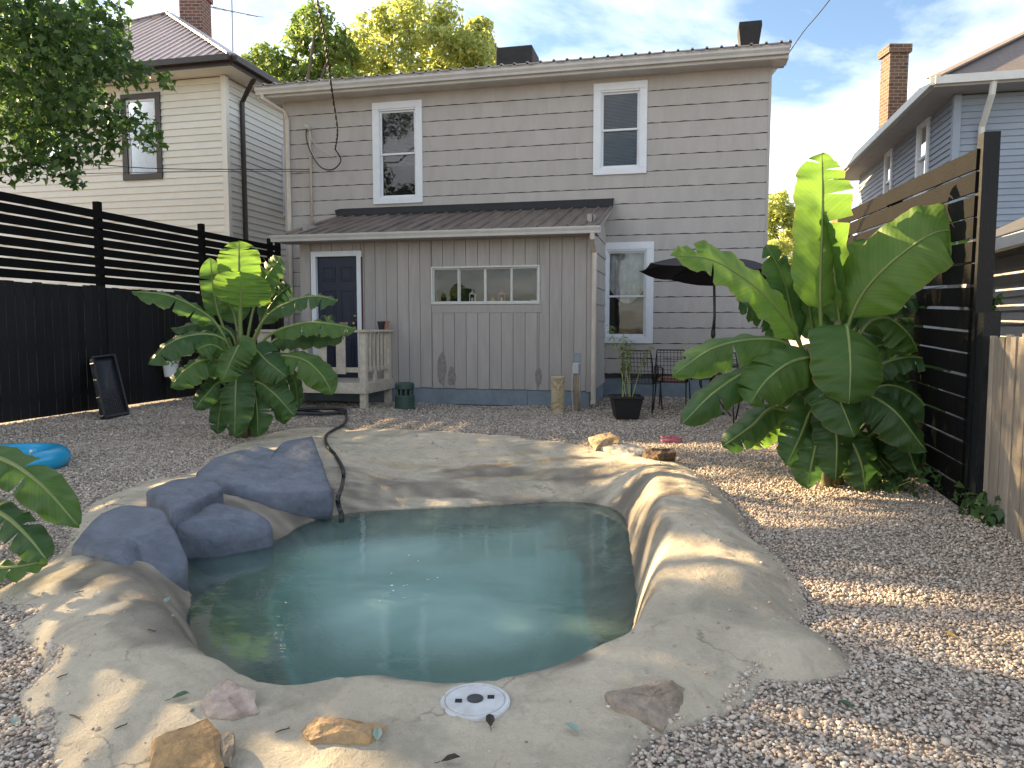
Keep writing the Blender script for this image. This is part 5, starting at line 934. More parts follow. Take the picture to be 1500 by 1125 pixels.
plant('banana_plant', 'tall banana plant with bright green upright leaves before the slatted screen', RB, DB, rleaves,
      [([(1222, 712, 0), (1218, 620, .0), (1222, 520, 0), (1228, 470, 0)], .075, .035), ([(1196, 704, .12), (1192, 620, .1), (1190, 550, .08), (1182, 505, .05)], .06, .03), ([(1248, 706, .15), (1246, 620, .12), (1240, 520, .1)], .06, .03), ([(1212, 716, -.12), (1206, 660, -.1), (1208, 600, -.08)], .05, .025), ([(1262, 712, .05), (1256, 650, .05), (1246, 600, .05)], .05, .025)], 3)
LB = PZ(352, 642); DLB = LB.y
lleaves = [
 ([(352, 520, 0), (351, 440, 0), (350, 400, -.05), (350, 353, -.02)], 0.466, (0, -1, .2), LFY, dict(b0=.5, fold=.1, droop=.1)),
 ([(352, 540, -.05), (353, 470, -.12), (353, 435, -.2), (354, 398, -.25)], 0.616, (.1, -1, .3), LFY, dict(b0=.5, fold=.1, droop=.12)),
 ([(345, 520, .1), (322, 465, .1), (312, 420, .08), (308, 378, .05)], 0.273, (.4, -.9, .2), LFM, dict(b0=.35, fold=.3, droop=.1)),
 ([(348, 540, 0), (322, 482, -.1), (294, 455, -.2), (246, 433, -.35), (193, 427, -.45)], 0.282, (.1, -.6, .9), LFM, dict(b0=.3, fold=-.15, droop=.3)),
 ([(350, 545, 0), (328, 498, -.15), (290, 490, -.3), (248, 503, -.4), (217, 534, -.45)], 0.361, (.1, -.7, .8), LFD, dict(b0=.25, fold=-.1, droop=.4)),
 ([(350, 530, .1), (338, 488, .1), (300, 474, .05), (250, 482, 0)], 0.255, (0, -.6, .9), LFD, dict(b0=.25, fold=-.1, droop=.4)),
 ([(352, 575, 0), (338, 536, -.2), (300, 527, -.4), (268, 545, -.5), (250, 568, -.55)], 0.361, (.1, -.7, .8), LFM, dict(b0=.25, fold=-.15, droop=.4, tears=[(1, .6)])),
 ([(352, 580, 0), (347, 555, -.3), (345, 580, -.42), (344, 640, -.45)], 0.378, (0, -1, .25), LFD, dict(b0=.28, fold=-.1, droop=.2)),
 ([(358, 580, 0), (370, 565, -.2), (376, 595, -.28), (378, 640, -.3)], 0.334, (-.15, -1, .2), LFD, dict(b0=.28, fold=-.1, droop=.2)),
 ([(355, 540, 0), (385, 470, -.05), (425, 442, -.1), (462, 434, -.15), (494, 440, -.2)], 0.282, (0, -.6, .9), LFD, dict(b0=.3, fold=-.1, droop=.35)),
 ([(356, 550, 0), (390, 495, -.2), (440, 474, -.35), (480, 474, -.45), (522, 482, -.5)], 0.273, (0, -.6, .9), LFM, dict(b0=.3, fold=-.15, droop=.35)),
 ([(356, 555, .1), (400, 500, .05), (450, 490, -.05), (512, 490, -.1)], 0.273, (0, -.7, .8), LFD, dict(b0=.3, fold=-.15, droop=.4)),
 ([(356, 580, 0), (395, 527, -.2), (440, 525, -.4), (470, 548, -.5), (487, 578, -.5)], 0.334, (-.1, -.7, .8), LFM, dict(b0=.25, fold=-.15, droop=.35)),
 ([(360, 590, 0), (400, 545, 0), (430, 555, -.05), (437, 600, -.05)], 0.150, (0, -1, .3), LFD, dict(b0=.4, fold=.3, droop=.2)),
 ([(356, 530, .1), (372, 450, .15), (390, 408, .12), (412, 376, .1)], 0.361, (-.3, -.9, .3), LFM, dict(b0=.35, fold=.2, droop=.2)),
 ([(358, 540, .15), (385, 470, .2), (405, 435, .2), (425, 418, .2)], 0.317, (-.2, -.9, .4), LFD, dict(b0=.3, fold=.1, droop=.2)),
 ([(356, 560, -.05), (368, 512, -.3), (392, 530, -.42), (420, 552, -.5)], 0.361, (-.1, -.85, .6), LFD, dict(b0=.3, fold=-.1, droop=.35)),
 ([(345, 560, 0), (330, 520, -.25), (310, 505, -.4), (288, 512, -.5)], 0.361, (.1, -.8, .7), LFM, dict(b0=.3, fold=-.1, droop=.35)),
 ([(350, 600, .1), (330, 580, 0), (322, 605, -.05), (318, 636, -.05)], 0.229, (.2, -1, .2), LFD, dict(b0=.3, fold=.1, droop=.2)),
 ([(356, 600, .1), (395, 560, .1), (410, 585, .05), (416, 622, .05)], 0.273, (-.2, -1, .2), LFD, dict(b0=.3, fold=.1, droop=.2)),
 ([(352, 530, .2), (345, 470, .25), (335, 440, .25), (330, 410, .25)], 0.361, (0, -1, .2), LFD, dict(b0=.3, fold=.1, droop=.2)),
 ([(356, 600, -.1), (372, 560, -.3), (400, 575, -.4), (432, 610, -.42)], 0.264, (-.2, -1, .3), LFD, dict(b0=.3, fold=-.1, droop=.3)),
 ([(350, 560, -.1), (352, 510, -.4), (345, 515, -.55), (325, 560, -.62)], 0.317, (.1, -1, .4), LFM, dict(b0=.35, fold=-.1, droop=.3)),
 ([(350, 590, 0), (325, 560, -.2), (305, 575, -.3), (285, 600, -.35)], 0.246, (.2, -1, .3), LFD, dict(b0=.3, fold=-.1, droop=.3))]
plant('banana_plant', 'banana plant with round-tipped leaves growing before the black board fence', LB, DLB, lleaves,
      [([(354, 644, 0), (352, 580, 0), (352, 520, 0), (352, 480, 0)], .07, .03), ([(368, 642, .1), (366, 590, .08), (360, 540, .05)], .05, .025), ([(340, 642, .1), (344, 590, .08), (348, 540, .05)], .045, .02)], 5)
P3 = PZ(-120, 850); D3 = P3.y
plant('banana_plant', 'young banana plant leaning over the gravel beside the sandy rim', P3, D3, [
 ([(-115, 760, 0), (-70, 668, -.05), (0, 672, -.1), (60, 710, -.15), (116, 772, -.2)], .21, (.2, -.7, .8), LFM, dict(b0=.25, fold=-.15, droop=.35, tears=[(1, .55), (-1, .5)])),
 ([(-115, 790, 0), (-60, 735, -.1), (0, 752, -.2), (40, 785, -.25), (70, 822, -.3)], .17, (.2, -.7, .8), LFD, dict(b0=.25, fold=-.25, droop=.3)),
 ([(-115, 810, 0), (-60, 815, -.15), (0, 832, -.22), (70, 822, -.25)], .12, (.1, -.5, .9), LFM, dict(b0=.25, fold=-.1, droop=.3)),
 ([(-118, 760, .1), (-140, 640, .1), (-170, 560, .1), (-190, 500, .05)], .34, (.3, -.9, .2), LFM, dict(b0=.3, fold=.1)),
 ([(-120, 790, 0), (-170, 720, 0), (-240, 720, -.05), (-300, 790, -.1)], .3, (0, -.7, .8), LFD, dict(b0=.3, fold=-.1))],
      [([(-120, 855, 0), (-118, 800, 0), (-116, 740, 0)], .05, .025)], 9)
# ================================================================ trees
def leaf_cloud(root, name, centers, radii, n, size, m, seed, droop=0., shape='maple'):
    r = np.random.default_rng(seed); C = np.array([tuple(c) for c in centers]); R_ = np.array(radii); k = r.choice(len(C), n, p=(R_ ** 2) / (R_ ** 2).sum())
    d = r.normal(size=(n, 3)); d /= np.linalg.norm(d, axis=1)[:, None]; rad = R_[k] * r.uniform(.25, 1, n) ** .6; pos = C[k] + d * rad[:, None] * np.array([1, 1, .8])
    nrm = d * .6 + r.normal(size=(n, 3)) * .6 + np.array([0, 0, .5]); nrm /= np.linalg.norm(nrm, axis=1)[:, None]
    t = r.normal(size=(n, 3)); t[:, 2] -= droop; t -= nrm * (t * nrm).sum(1)[:, None]; t /= np.linalg.norm(t, axis=1)[:, None]; b = np.cross(nrm, t); s = size * r.uniform(.6, 1.3, n)[:, None]
    if shape == 'maple': L = [(0, -.5, 0), (.22, -.18, .05), (.55, -.1, -.08), (.25, .1, .04), (.0, .6, -.12), (-.25, .1, .04), (-.55, -.1, -.08), (-.22, -.18, .05)]; fc = [(0, 1, 3, 4), (1, 2, 3), (0, 4, 5, 7), (5, 6, 7)]
    else: L = [(0, -.5, 0), (.28, -.05, .06), (0, .55, -.08), (-.28, -.05, .06)]; fc = [(0, 1, 2), (0, 2, 3)]
    V = np.concatenate([(pos + b * s * x + t * s * y + nrm * s * z)[:, None] for x, y, z in L], 1); nl = len(L)
    o = np.arange(n)[:, None] * nl; tri = []; 
    M_ = ROOTM[root.name]; off = np.array(M_.translation); V = V.reshape(-1, 3) + off
    me = bpy.data.meshes.new(name); loops = np.concatenate([np.concatenate([(o + np.array(f)) for f in fc], 1)], 1).ravel(); ls = np.tile(np.array([len(f) for f in fc]), n); st_ = np.concatenate([[0], np.cumsum(ls)[:-1]])
    me.vertices.add(len(V)); me.vertices.foreach_set('co', V.astype(np.float32).ravel()); me.loops.add(len(loops)); me.loops.foreach_set('vertex_index', loops.astype(np.int32)); me.polygons.add(len(ls)); me.polygons.foreach_set('loop_start', st_.astype(np.int32)); me.polygons.foreach_set('loop_total', ls.astype(np.int32)); 
    at = me.attributes.new('tone', 'FLOAT', 'POINT'); at.data.foreach_set('value', np.repeat(r.uniform(0, 1, n), nl).astype(np.float32)); me.materials.append(m); me.update(calc_edges=True); me.validate(); return obj(name, me, root)
def foliage(name, lo, hi, trans=.4):
    m = bpy.data.materials.new(name); m.use_nodes = True; t = m.node_tree; b = t.nodes['Principled BSDF']; A = t.nodes.new; K = t.links.new
    at = A('ShaderNodeAttribute'); at.attribute_name = 'tone'; r = A('ShaderNodeValToRGB'); r.color_ramp.elements[0].color = (*lo, 1); r.color_ramp.elements[1].color = (*hi, 1); K(at.outputs['Fac'], r.inputs[0]); K(r.outputs[0], b.inputs['Base Color']); b.inputs['Roughness'].default_value = .5
    tl = A('ShaderNodeBsdfTranslucent'); hs = A('ShaderNodeHueSaturation'); hs.inputs['Value'].default_value = 2.1; K(r.outputs[0], hs.inputs['Color']); K(hs.outputs[0], tl.inputs[0]); ms = A('ShaderNodeMixShader'); ms.inputs[0].default_value = trans; K(b.outputs[0], ms.inputs[1]); K(tl.outputs[0], ms.inputs[2]); K(ms.outputs[0], t.nodes['Material Output'].inputs[0]); return m
BARK = mat('bark', (.10, .08, .06), .95, .3, 12, .8, 20)
def tree(name, label, base, trunk_h, r0, clumps, n, size, m, seed, shape='maple', limbs=10, droop=.3, group=None):
    rt_ = thing(name, label, 'tree', base, group=group); r = random.Random(seed); top = Vector(base) + Vector((r.uniform(-.3, .3), r.uniform(-.3, .3), trunk_h))
    MB().tube(spline([base, Vector(base).lerp(top, .5) + Vector((r.uniform(-.15, .15), r.uniform(-.15, .15), 0)), top], 10), [r0 * (1 - .5 * i / 10) for i in range(11)], 10).build('trunk', BARK, rt_, smooth=True)
    cs = sorted(clumps, key=lambda c: -c[1])
    for c, rad in cs[:limbs]:
        c = Vector(c); s = Vector(base).lerp(top, r.uniform(.6, 1)); md = s.lerp(c, .5) + Vector((r.uniform(-.3, .3), r.uniform(-.3, .3), r.uniform(.0, .5))); MB().tube(spline([s, md, c], 8), [r0 * .42 * (1 - .85 * i / 8) for i in range(9)], 6).build('limb', BARK, rt_, smooth=True)
    leaf_cloud(rt_, 'crown', [c for c, _ in clumps], [q for _, q in clumps], n, size, m, seed, droop, shape); return rt_
MAPLE = foliage('maple_foliage', (.02, .05, .014), (.085, .15, .032), .4); YGREEN = foliage('yellow_green_foliage', (.17, .205, .06), (.36, .38, .125), .6); MGREEN = foliage('green_foliage', (.07, .115, .03), (.17, .23, .06), .5)
# overhanging maple: boughs seen at the top left, the rest of the crown outside the frame, plus clumps added to cast shade
r_ = random.Random(5); cl = []
for px, py, dd, rad in [(20, 20, 0, .75), (70, 30, .2, .7), (120, 25, 0, .55), (155, 12, -.1, .35), (30, 90, 0, .75), (90, 95, 0, .65), (140, 85, 0, .5), (165, 60, -.1, .3), (180, 105, -.1, .33), (215, 110, -.15, .24), (243, 117, -.2, .16), (30, 150, .1, .65), (85, 160, 0, .55), (140, 165, -.1, .45), (175, 170, -.1, .38), (205, 185, -.15, .28), (230, 208, -.2, .18), (215, 215, -.2, .18), (20, 205, 0, .5), (70, 215, -.1, .42), (115, 222, -.15, .32), (150, 205, -.15, .3), (90, 250, -.2, .28), (108, 268, -.2, .16), (15, 240, -.1, .35), (45, 255, -.15, .22), (145, 230, -.2, .17), (175, 205, -.2, .22)]: cl.append((PD(px, py, 8.6 + dd), rad))
for px, py, dd, rad in [(20, 40, 2, .8), (80, 50, 2.2, .8), (130, 70, 2.5, .6), (40, 110, 3, .8), (100, 120, 3.2, .6), (30, 70, 4.2, .9), (90, 60, 4.4, .8), (30, 175, 4.9, .7), (70, 165, 4.9, .8), (110, 150, 4.7, .6), (60, 200, 4.6, .5), (20, 160, 2, .6), (80, 150, 2, .5), (140, 40, 4, .6)]: cl.append((PD(px, py, 8.6 + dd), rad))  # hidden clumps added behind the boughs to shade the right fence and gravel
near = len(cl)
for x_, y_, z_ in [(-10.1, 13.3, 3.7), (-10.4, 13.8, 4.3), (-10.9, 13.2, 4.2), (-10.3, 12.5, 3.9), (-10.8, 14.4, 4.6), (-11.2, 13.9, 4.9), (-10.2, 12.9, 4.6), (-9.3, 9.4, 3.5), (-9.9, 9.9, 3.9), (-9.5, 10.5, 3.9), (-10.3, 10.8, 4.2), (-9.7, 11.2, 4.3), (-10.6, 9.6, 4.0), (-10.4, 11.6, 4.6), (-9.2, 10.0, 3.4)]: cl.append((Vector((x_, y_, z_)), .55))  # unseen clumps added to shade the pool and its far rim
for i in range(46):
    a, b = r_.uniform(0, 6.28), r_.uniform(-.5, 1); rr = 3.1 * r_.uniform(.5, 1); cl.append((Vector((-9.6, 8.4, 6.0)) + Vector((math.cos(a) * rr, math.sin(a) * rr * 1.1, b * 2.6)), r_.uniform(.55, .9)))
cl = [c for c in cl[:near]] + [c for c in cl[near:] if not (c[0].x / c[0].y * F + CX > -60 and c[0].y > 1)]
tree('maple_tree', 'dark green maple tree reaching over the black fence with its boughs', (-10.2, 9.0, 0), 4.5, .28, [(c_, q_ * (.82 if i < 28 else 1)) for i, (c_, q_) in enumerate(cl)], 36000, .10, MAPLE, 21, limbs=26, droop=.8)
def crown_px(rows, D, rad, jit, seed, k=1.):
    r = random.Random(seed); o = []
    for x0, x1, y in rows:
        n = max(1, int((x1 - x0) / (rad * F / D * .9)))
        for i in range(n + 1):
            x = x0 + (x1 - x0) * i / max(1, n); o.append((PD(x + r.uniform(-1, 1) * jit, y + r.uniform(-1, 1) * jit, D + r.uniform(-1.5, 1.5)), rad * r.uniform(.6, 1.25)))
    return o
tree('background_tree', 'green tree with a pointed top behind the roof beside the cream house', Vector((PD(440, 478, 30).x, 30, 0)), 8, .3, crown_px([(450, 462, 30), (440, 490, 50), (430, 500, 70), (380, 395, 80), (372, 405, 95), (425, 505, 92), (370, 510, 115), (372, 515, 135), (370, 520, 160)], 30, .62, 5, 3), 8000, .24, MGREEN, 31, 'oval', limbs=9, group='trees behind the grey house')
tree('background_tree', 'broad sunlit yellow-green tree behind the roof of the grey house', Vector((PD(620, 478, 32).x, 32, 0)), 8, .35, crown_px([(590, 610, 12), (560, 600, 22), (640, 655, 20), (540, 650, 38), (530, 690, 55), (525, 705, 72), (520, 715, 88), (518, 722, 104), (518, 730, 122), (520, 735, 145)], 32, .7, 6, 4), 12500, .25, YGREEN, 41, 'oval', limbs=10, group='trees behind the grey house')
tree('background_tree', 'smaller olive tree sticking up behind the roof near the black chimney', Vector((PD(702, 478, 34).x, 34, 0)), 7, .25, crown_px([(690, 708, 40), (680, 715, 60), (675, 725, 80), (680, 735, 100), (680, 740, 125)], 34, .6, 5, 6), 5000, .24, YGREEN, 51, 'oval', limbs=6, group='trees behind the grey house')
tree('background_tree', 'small round yellow-green tree seen between the two houses', Vector((PD(1146, 478, 34).x, 34, 0)), 3, .2, crown_px([(1140, 1148, 290), (1132, 1160, 305), (1128, 1166, 322), (1128, 1168, 340), (1126, 1170, 360), (1126, 1170, 385)], 34, .5, 4, 8), 5000, .2, YGREEN, 61, 'oval', limbs=6)
# ================================================================ patio set
IRON = mat('black_iron', (.012, .012, .013), .45, .15, 8, .05); CUSH = mat('pink_cushion', (.36, .16, .14), .9, .15, 8, .2, 60)
def iron_chair(x, y, rz, label, cushion=False, group='black iron patio chairs'):
    t = thing('patio_chair', label, 'chair', (x, y, 0), rz, group); k = dict(world=False)
    def tb(name, pts, r=.011): return MB().tube([Vector(p) for p in pts], r, 6).build(name, IRON, t, smooth=True, world=False)
    for s in (-1, 1):
        tb('leg', [(s * .22, -.22, .42), (s * .23, -.25, .2), (s * .24, -.28, 0)]); tb('leg', [(s * .22, .2, .42), (s * .23, .26, .2), (s * .24, .33, 0)])
        tb('arm', [(s * .24, .2, .42), (s * .25, .2, .64), (s * .26, -.02, .66), (s * .26, -.2, .62), (s * .25, -.22, .42)])
    bf = [(-.22, .2, .42), (-.22, .27, .7), (-.2, .31, .9), (.2, .31, .9), (.22, .27, .7), (.22, .2, .42)]; tb('back_frame', bf)
    m_ = MB()
    for i in range(9): u = -.2 + i * .05; m_.tube([(u, .2, .42), (u, .27, .7), (u, .31, .9)], .0035, 4)
    for i in range(7): z = .47 + i * .065; yb = .2 + (z - .42) * .23; m_.tube([(-.21, yb, z), (.21, yb, z)], .0035, 4)
    m_.build('back_mesh', IRON, t, world=False)
    s_ = MB(); s_.box(-.23, .23, -.23, .21, .405, .418); s_.build('seat', IRON, t, world=False, bevel=.004)
    if cushion: c_ = MB(); c_.box(-.21, .21, -.21, .19, .42, .475); c_.build('cushion', CUSH, t, world=False, bevel=.02)
q = PZ(940, 601); iron_chair(q.x, q.y, math.radians(155), 'black iron chair standing behind the potted bamboo')
q = PZ(985, 598); iron_chair(q.x, q.y, math.radians(160), 'black iron chair between the bamboo pot and the table', True)
q = PZ(1078, 622); iron_chair(q.x, q.y, math.radians(20), 'black iron chair with pink cushion half hidden by banana leaves', True)
q = PZ(1040, 607); tb_ = thing('patio_table', 'round black iron patio table under the umbrella', 'table', (q.x, q.y, 0)); tx, ty = q.x, q.y
MB().lathe([(.5, .69), (.5, .71), (.49, .715), (.001, .715)], (tx, ty, 0), 32).build('tabletop', IRON, tb_)
for i in range(4): a = .6 + i * 1.571; c_, s_ = math.cos(a), math.sin(a); MB().tube(spline([(tx + c_ * .12, ty + s_ * .12, .69), (tx + c_ * .2, ty + s_ * .2, .45), (tx + c_ * .14, ty + s_ * .14, .25), (tx + c_ * .38, ty + s_ * .38, 0)], 12), .012, 6).build('leg', IRON, tb_, smooth=True)
m_ = MB(); m_.tube([(tx + .16 * math.cos(i * .2618), ty + .16 * math.sin(i * .2618), .3) for i in range(25)], .007, 5); m_.build('ring', IRON, tb_)
t = thing('bottle', 'green bottle standing on the iron table', 'bottle', (tx + .06, ty - .2, .715)); MB().lathe([(.03, 0), (.032, .01), (.032, .1), (.012, .15), (.012, .18)], (tx + .06, ty - .2, .715), 12).build('body', mat('green_plastic', (.02, .2, .1), .3, .1), t, smooth=True); MB().lathe([(.014, .18), (.014, .2), (.001, .2)], (tx + .06, ty - .2, .715), 10).build('cap', WHM, t)
t = thing('box', 'pink and white box on the iron table beside the bottle', 'box', (tx - .1, ty - .22, .715)); MB().box(tx - .17, tx - .04, ty - .27, ty - .18, .715, .81).build('carton', mat('pink_print', (.5, .28, .25), .7, .2, 20), t, bevel=.004); MB().box(tx - .165, tx - .045, ty - .272, ty - .178, .812, .822).build('lid', WHM, t, bevel=.003)
um = thing('patio_umbrella', 'dark purple-black patio umbrella with tilted canopy over the table', 'umbrella', (tx, ty, 0)); UMB = mat('umbrella_cloth', (.018, .014, .02), .8, .15, 6, .05); 
pt = PD(1046, 405, ty + .1); hub = PD(1052, 388, ty + .1); MB().tube([(tx, ty, .05), (tx + .01, ty, .9), (tx + .03, ty + .03, 1.15)], .02, 10).build('pole', IRON, um, smooth=True); MB().tube([(tx + .03, ty + .03, 1.12), (tx + .05, ty + .05, 1.4), pt, hub], [.026, .018, .018, .012], 10).build('upper_pole', IRON, um, smooth=True); MB().lathe([(.03, 0), (.035, .03), (.03, .1)], (tx + .03, ty + .03, 1.1), 12).build('crank_hub', IRON, um); MB().lathe([(.2, 0), (.21, .03), (.08, .05), (.03, .1), (.03, .3)], (tx, ty, 0), 20).build('base', IRON, um)
ax = Vector((.10, .05, 1)).normalized(); e1 = Vector((1, 0, -.1)).normalized(); e1 = (e1 - ax * e1.dot(ax)).normalized(); e2 = ax.cross(e1); RU = 1.12; cn = 8; apx = hub + ax * .06; rimp = []
for i in range(cn): a = math.pi / cn + i * 2 * math.pi / cn; rimp.append(apx + (e1 * math.cos(a) + e2 * math.sin(a)) * RU - ax * .2)
m_ = MB(); ns_ = 6
for i in range(cn):
    A_, B_ = rimp[i], rimp[(i + 1) % cn]; vs = []; f = []
    for j in range(ns_ + 1):
        for k in range(5):
            t_ = j / ns_; u = k / 4; p = apx.lerp(A_.lerp(B_, u), t_) + ax * (.07 * math.sin(t_ * math.pi) - .07 * math.sin(u * math.pi) * t_ * .6); vs.append(p)
    for j in range(ns_):
        for k in range(4): f.append((j * 5 + k, (j + 1) * 5 + k, (j + 1) * 5 + k + 1, j * 5 + k + 1))
    m_.add(vs, f)
m_.build('canopy', UMB, um, smooth=True)
for i in range(cn): MB().tube([apx - ax * .03, apx.lerp(rimp[i], .5) + ax * .05, rimp[i]], .006, 5).build('rib', IRON, um)
# ================================================================ small things in the yard
# green canister beside the porch
q = PZ(593, 599); t = thing('canister', 'dark green plastic canister with slotted neck beside the porch', 'canister', (q.x, q.y, 0)); GP = mat('dark_green_plastic', (.03, .065, .05), .5, .1); c_ = (q.x, q.y, 0)
MB().lathe([(.16, 0), (.165, .02), (.15, .035), (.15, .2), (.14, .215)], c_, 28).build('base', GP, t); MB().lathe([(.09, .21), (.09, .31)], c_, 20).build('core', mat('black_core', (.008, .01, .01), .6), t)
for i in range(10): a = i * .628; MB().box(q.x + .12 * math.cos(a) - .014, q.x + .12 * math.cos(a) + .014, q.y + .12 * math.sin(a) - .014, q.y + .12 * math.sin(a) + .014, .21, .31).build('slat', GP, t)
MB().lathe([(.135, .305), (.145, .315), (.145, .38), (.13, .4), (.001, .405)], c_, 28).build('lid', GP, t)
# tiki log
q = PZ(817, 606); t = thing('tiki_carving', 'pale carved wooden tiki log against the blue foundation', 'carving', (q.x, q.y, 0)); TK = mat('pale_carved_wood', (.50, .41, .27), .85, .2, 6, .4, 40, c2=(.36, .28, .17)); TKD = mat('carved_groove', (.28, .2, .12), .9, .2)
bm = bmesh.new(); NA, NZ = 40, 60; vs = []
for k in range(NZ + 1):
    z = .53 * k / NZ; row = []
    for i in range(NA):
        a = 2 * math.pi * i / NA; fr = math.cos(a + math.pi / 2); xx = math.sin(a + math.pi / 2); r = .095
        if fr > .15:
            h_ = z / .53; s = abs(xx)
            for zc, sl_ in ((.2, -.10), (.33, -.08), (.50, .22), (.60, .22), (.83, .16), (.9, .16)):
                if abs(h_ - (zc + sl_ * s)) < .02: r -= .014
            if .62 < h_ < .74 and .25 < s < .6: r -= .012
            if s < .16 and .40 < h_ < .62: r += .012
            if .2 < h_ < .3 and s < .5 and int(s * 14) % 2: r -= .006
        row.append(bm.verts.new((q.x + r * math.cos(a), q.y + r * math.sin(a), z)))
    vs.append(row)
for k in range(NZ):
    for i in range(NA): bm.faces.new((vs[k][i], vs[k][(i + 1) % NA], vs[k + 1][(i + 1) % NA], vs[k + 1][i]))
bm.faces.new(vs[-1]); me = bpy.data.meshes.new('log'); bm.to_mesh(me); bm.free(); me.materials.append(TK)
for v in me.vertices: v.co -= Vector((q.x, q.y, 0))
obj('log', me, t); MB().lathe([(.097, .5), (.1, .51), (.1, .53), (.09, .538), (.001, .54)], (q.x, q.y, 0), 30).build('top', TK, t)
# outlet post
q = PZ(845, 603); t = thing('outlet_post', 'wooden stake with grey electrical outlet boxes by the addition corner', 'post', (q.x, q.y, 0)); WD = mat('stake_wood', (.30, .2, .11), .85, .2, 6, .3)
MB().box(q.x - .035, q.x + .0, q.y - .04, q.y + .04, 0, .62).build('stake', WD, t, bevel=.004); MB().tube([(q.x + .035, q.y, 0), (q.x + .035, q.y, .7)], .02, 10).build('conduit', mat('grey_plastic', (.3, .29, .27), .5, .05), t, smooth=True); MB().box(q.x - .05, q.x + .055, q.y - .05, q.y + .03, .73, .86).build('outlet_box', mat('blue_grey_metal', (.2, .24, .27), .5, .1), t, bevel=.008); MB().box(q.x - .075, q.x + .02, q.y - .085, q.y - .04, .56, .72).build('weather_cover', mat('clear_grey_plastic', (.38, .41, .43), .25, .05), t, bevel=.015)
MB().tube(spline([(q.x - .07, q.y - .05, .58), (q.x - .08, q.y - .07, .3), (q.x - .06, q.y - .06, .0)], 10), .008, 5).build('cord', CREAMP, t)
# bamboo pot
q = PZ(917, 612); t = thing('potted_bamboo', 'thin bamboo growing in a square tapered black pot', 'plant', (q.x, q.y, 0)); m_ = MB(); a, b = .15, .205; h_ = .31
def ringsq(s, z): return [(q.x - s, q.y - s, z), (q.x + s, q.y - s, z), (q.x + s, q.y + s, z), (q.x - s, q.y + s, z)]
lv = [(a, 0), (b * .97, h_ - .04), (b * 1.05, h_ - .038), (b * 1.06, h_), (b * .96, h_), (b * .94, h_ - .06)]; v = [p for s, z in lv for p in ringsq(s, z)]; m_.add(v, [(3, 2, 1, 0)] + [(i * 4 + k, i * 4 + (k + 1) % 4, i * 4 + 4 + (k + 1) % 4, i * 4 + 4 + k) for i in range(5) for k in range(4)]); m_.build('pot', BLKPL, t, bevel=.006)
m_ = MB(); m_.add(ringsq(b * .95, h_ - .05), [(0, 1, 2, 3)]); m_.build('soil', SOIL, t); BAM = foliage('bamboo_leaf', (.07, .12, .03), (.2, .25, .07), .4); CANE = mat('bamboo_cane', (.3, .33, .12), .5, .2); cc_ = []; rr_ = []
for i in range(7):
    a = random.uniform(0, 6.28); d = random.uniform(.02, .1); p0 = Vector((q.x + d * math.cos(a), q.y + d * math.sin(a), h_ - .05)); p1 = p0 + Vector((random.uniform(-.25, .3), random.uniform(-.1, .1), random.uniform(.65, 1.08))); ps = spline([p0, p0.lerp(p1, .5) + Vector((0, 0, .08)), p1], 10); MB().tube(ps, [.006 - .0004 * k for k in range(11)], 5).build('cane', CANE, t)
    for k in range(4, 11): cc_.append(ps[k]); rr_.append(.11)
def blades(root, name, cs, n, L, W, m, seed):
    r = random.Random(seed); m_ = MB()
    for i in range(n):
        c = Vector(r.choice(cs)); a = r.uniform(0, 6.28); d = Vector((math.cos(a), math.sin(a), r.uniform(-.5, .35))).normalized(); s = d.cross(Vector((r.uniform(-.4, .4), r.uniform(-.4, .4), 1))).normalized() * W * r.uniform(.6, 1.2); l = L * r.uniform(.6, 1.3); m_.add([c, c + d * l * .4 + s, c + d * l + Vector((0, 0, -l * .25)), c + d * l * .4 - s], [(0, 1, 2, 3)])
    me = mesh(m_, name, m, False, root); at = me.attributes.new('tone', 'FLOAT', 'POINT'); at.data.foreach_set('value', np.repeat(np.random.default_rng(seed).uniform(0, 1, n), 4).astype(np.float32)); return obj(name, me, root)
blades(t, 'leaves', cc_, 420, .12, .007, BAM, 4); blades(t, 'grass', [(q.x + random.uniform(-.17, .17), q.y + random.uniform(-.17, .17), h_ - .04) for _ in range(60)], 160, .07, .006, BAM, 5)
# tray leaning on the black fence
def fence_pt(px, py, off): # on a plane parallel to the left fence, off metres in front
    nrm = Vector((LFd.y, -LFd.x, 0)); r = ray(px, py); o_ = LF0 + nrm * off; k = (o_ - Vector((0, 0, H))).dot(nrm) / r.dot(nrm); return Vector((0, 0, H)) + r * k
nL = Vector((LFd.y, -LFd.x, 0)); b0 = PZ(151, 613, .02); b1 = PZ(187, 606, .02); t0 = fence_pt(134, 525, .06); t1 = fence_pt(166, 521, .06); t = thing('mesh_tray', 'black plastic lattice tray leaning against the black fence', 'tray', b0.lerp(b1, .5)); TRAY = mat('tray_plastic', (.016, .018, .024), .4, .1)
for a, b in ((b0, b1), (t0, t1), (b0, t0), (b1, t1)): MB().bar(a, b, .03, .06, up=(t0 - b0).cross(b1 - b0)).build('edge', TRAY, t)
up_ = (t0 - b0); rt2 = b1 - b0; m_ = MB()
for i in range(-14, 15):
    for sg in (1, -1):
        # diagonal lattice clipped to the frame
        pts_ = []
        for k in range(41):
            u = k / 40; v_ = (i / 14 * 1.0 + u * .69 * sg + (0 if sg > 0 else .69))
            if 0 <= v_ <= 1: pts_.append((u, v_))
        if len(pts_) > 1: A_, B_ = pts_[0], pts_[-1]; m_.bar(b0 + rt2 * A_[0] + up_ * A_[1], b0 + rt2 * B_[0] + up_ * B_[1], .012, .006, up=up_.cross(rt2))
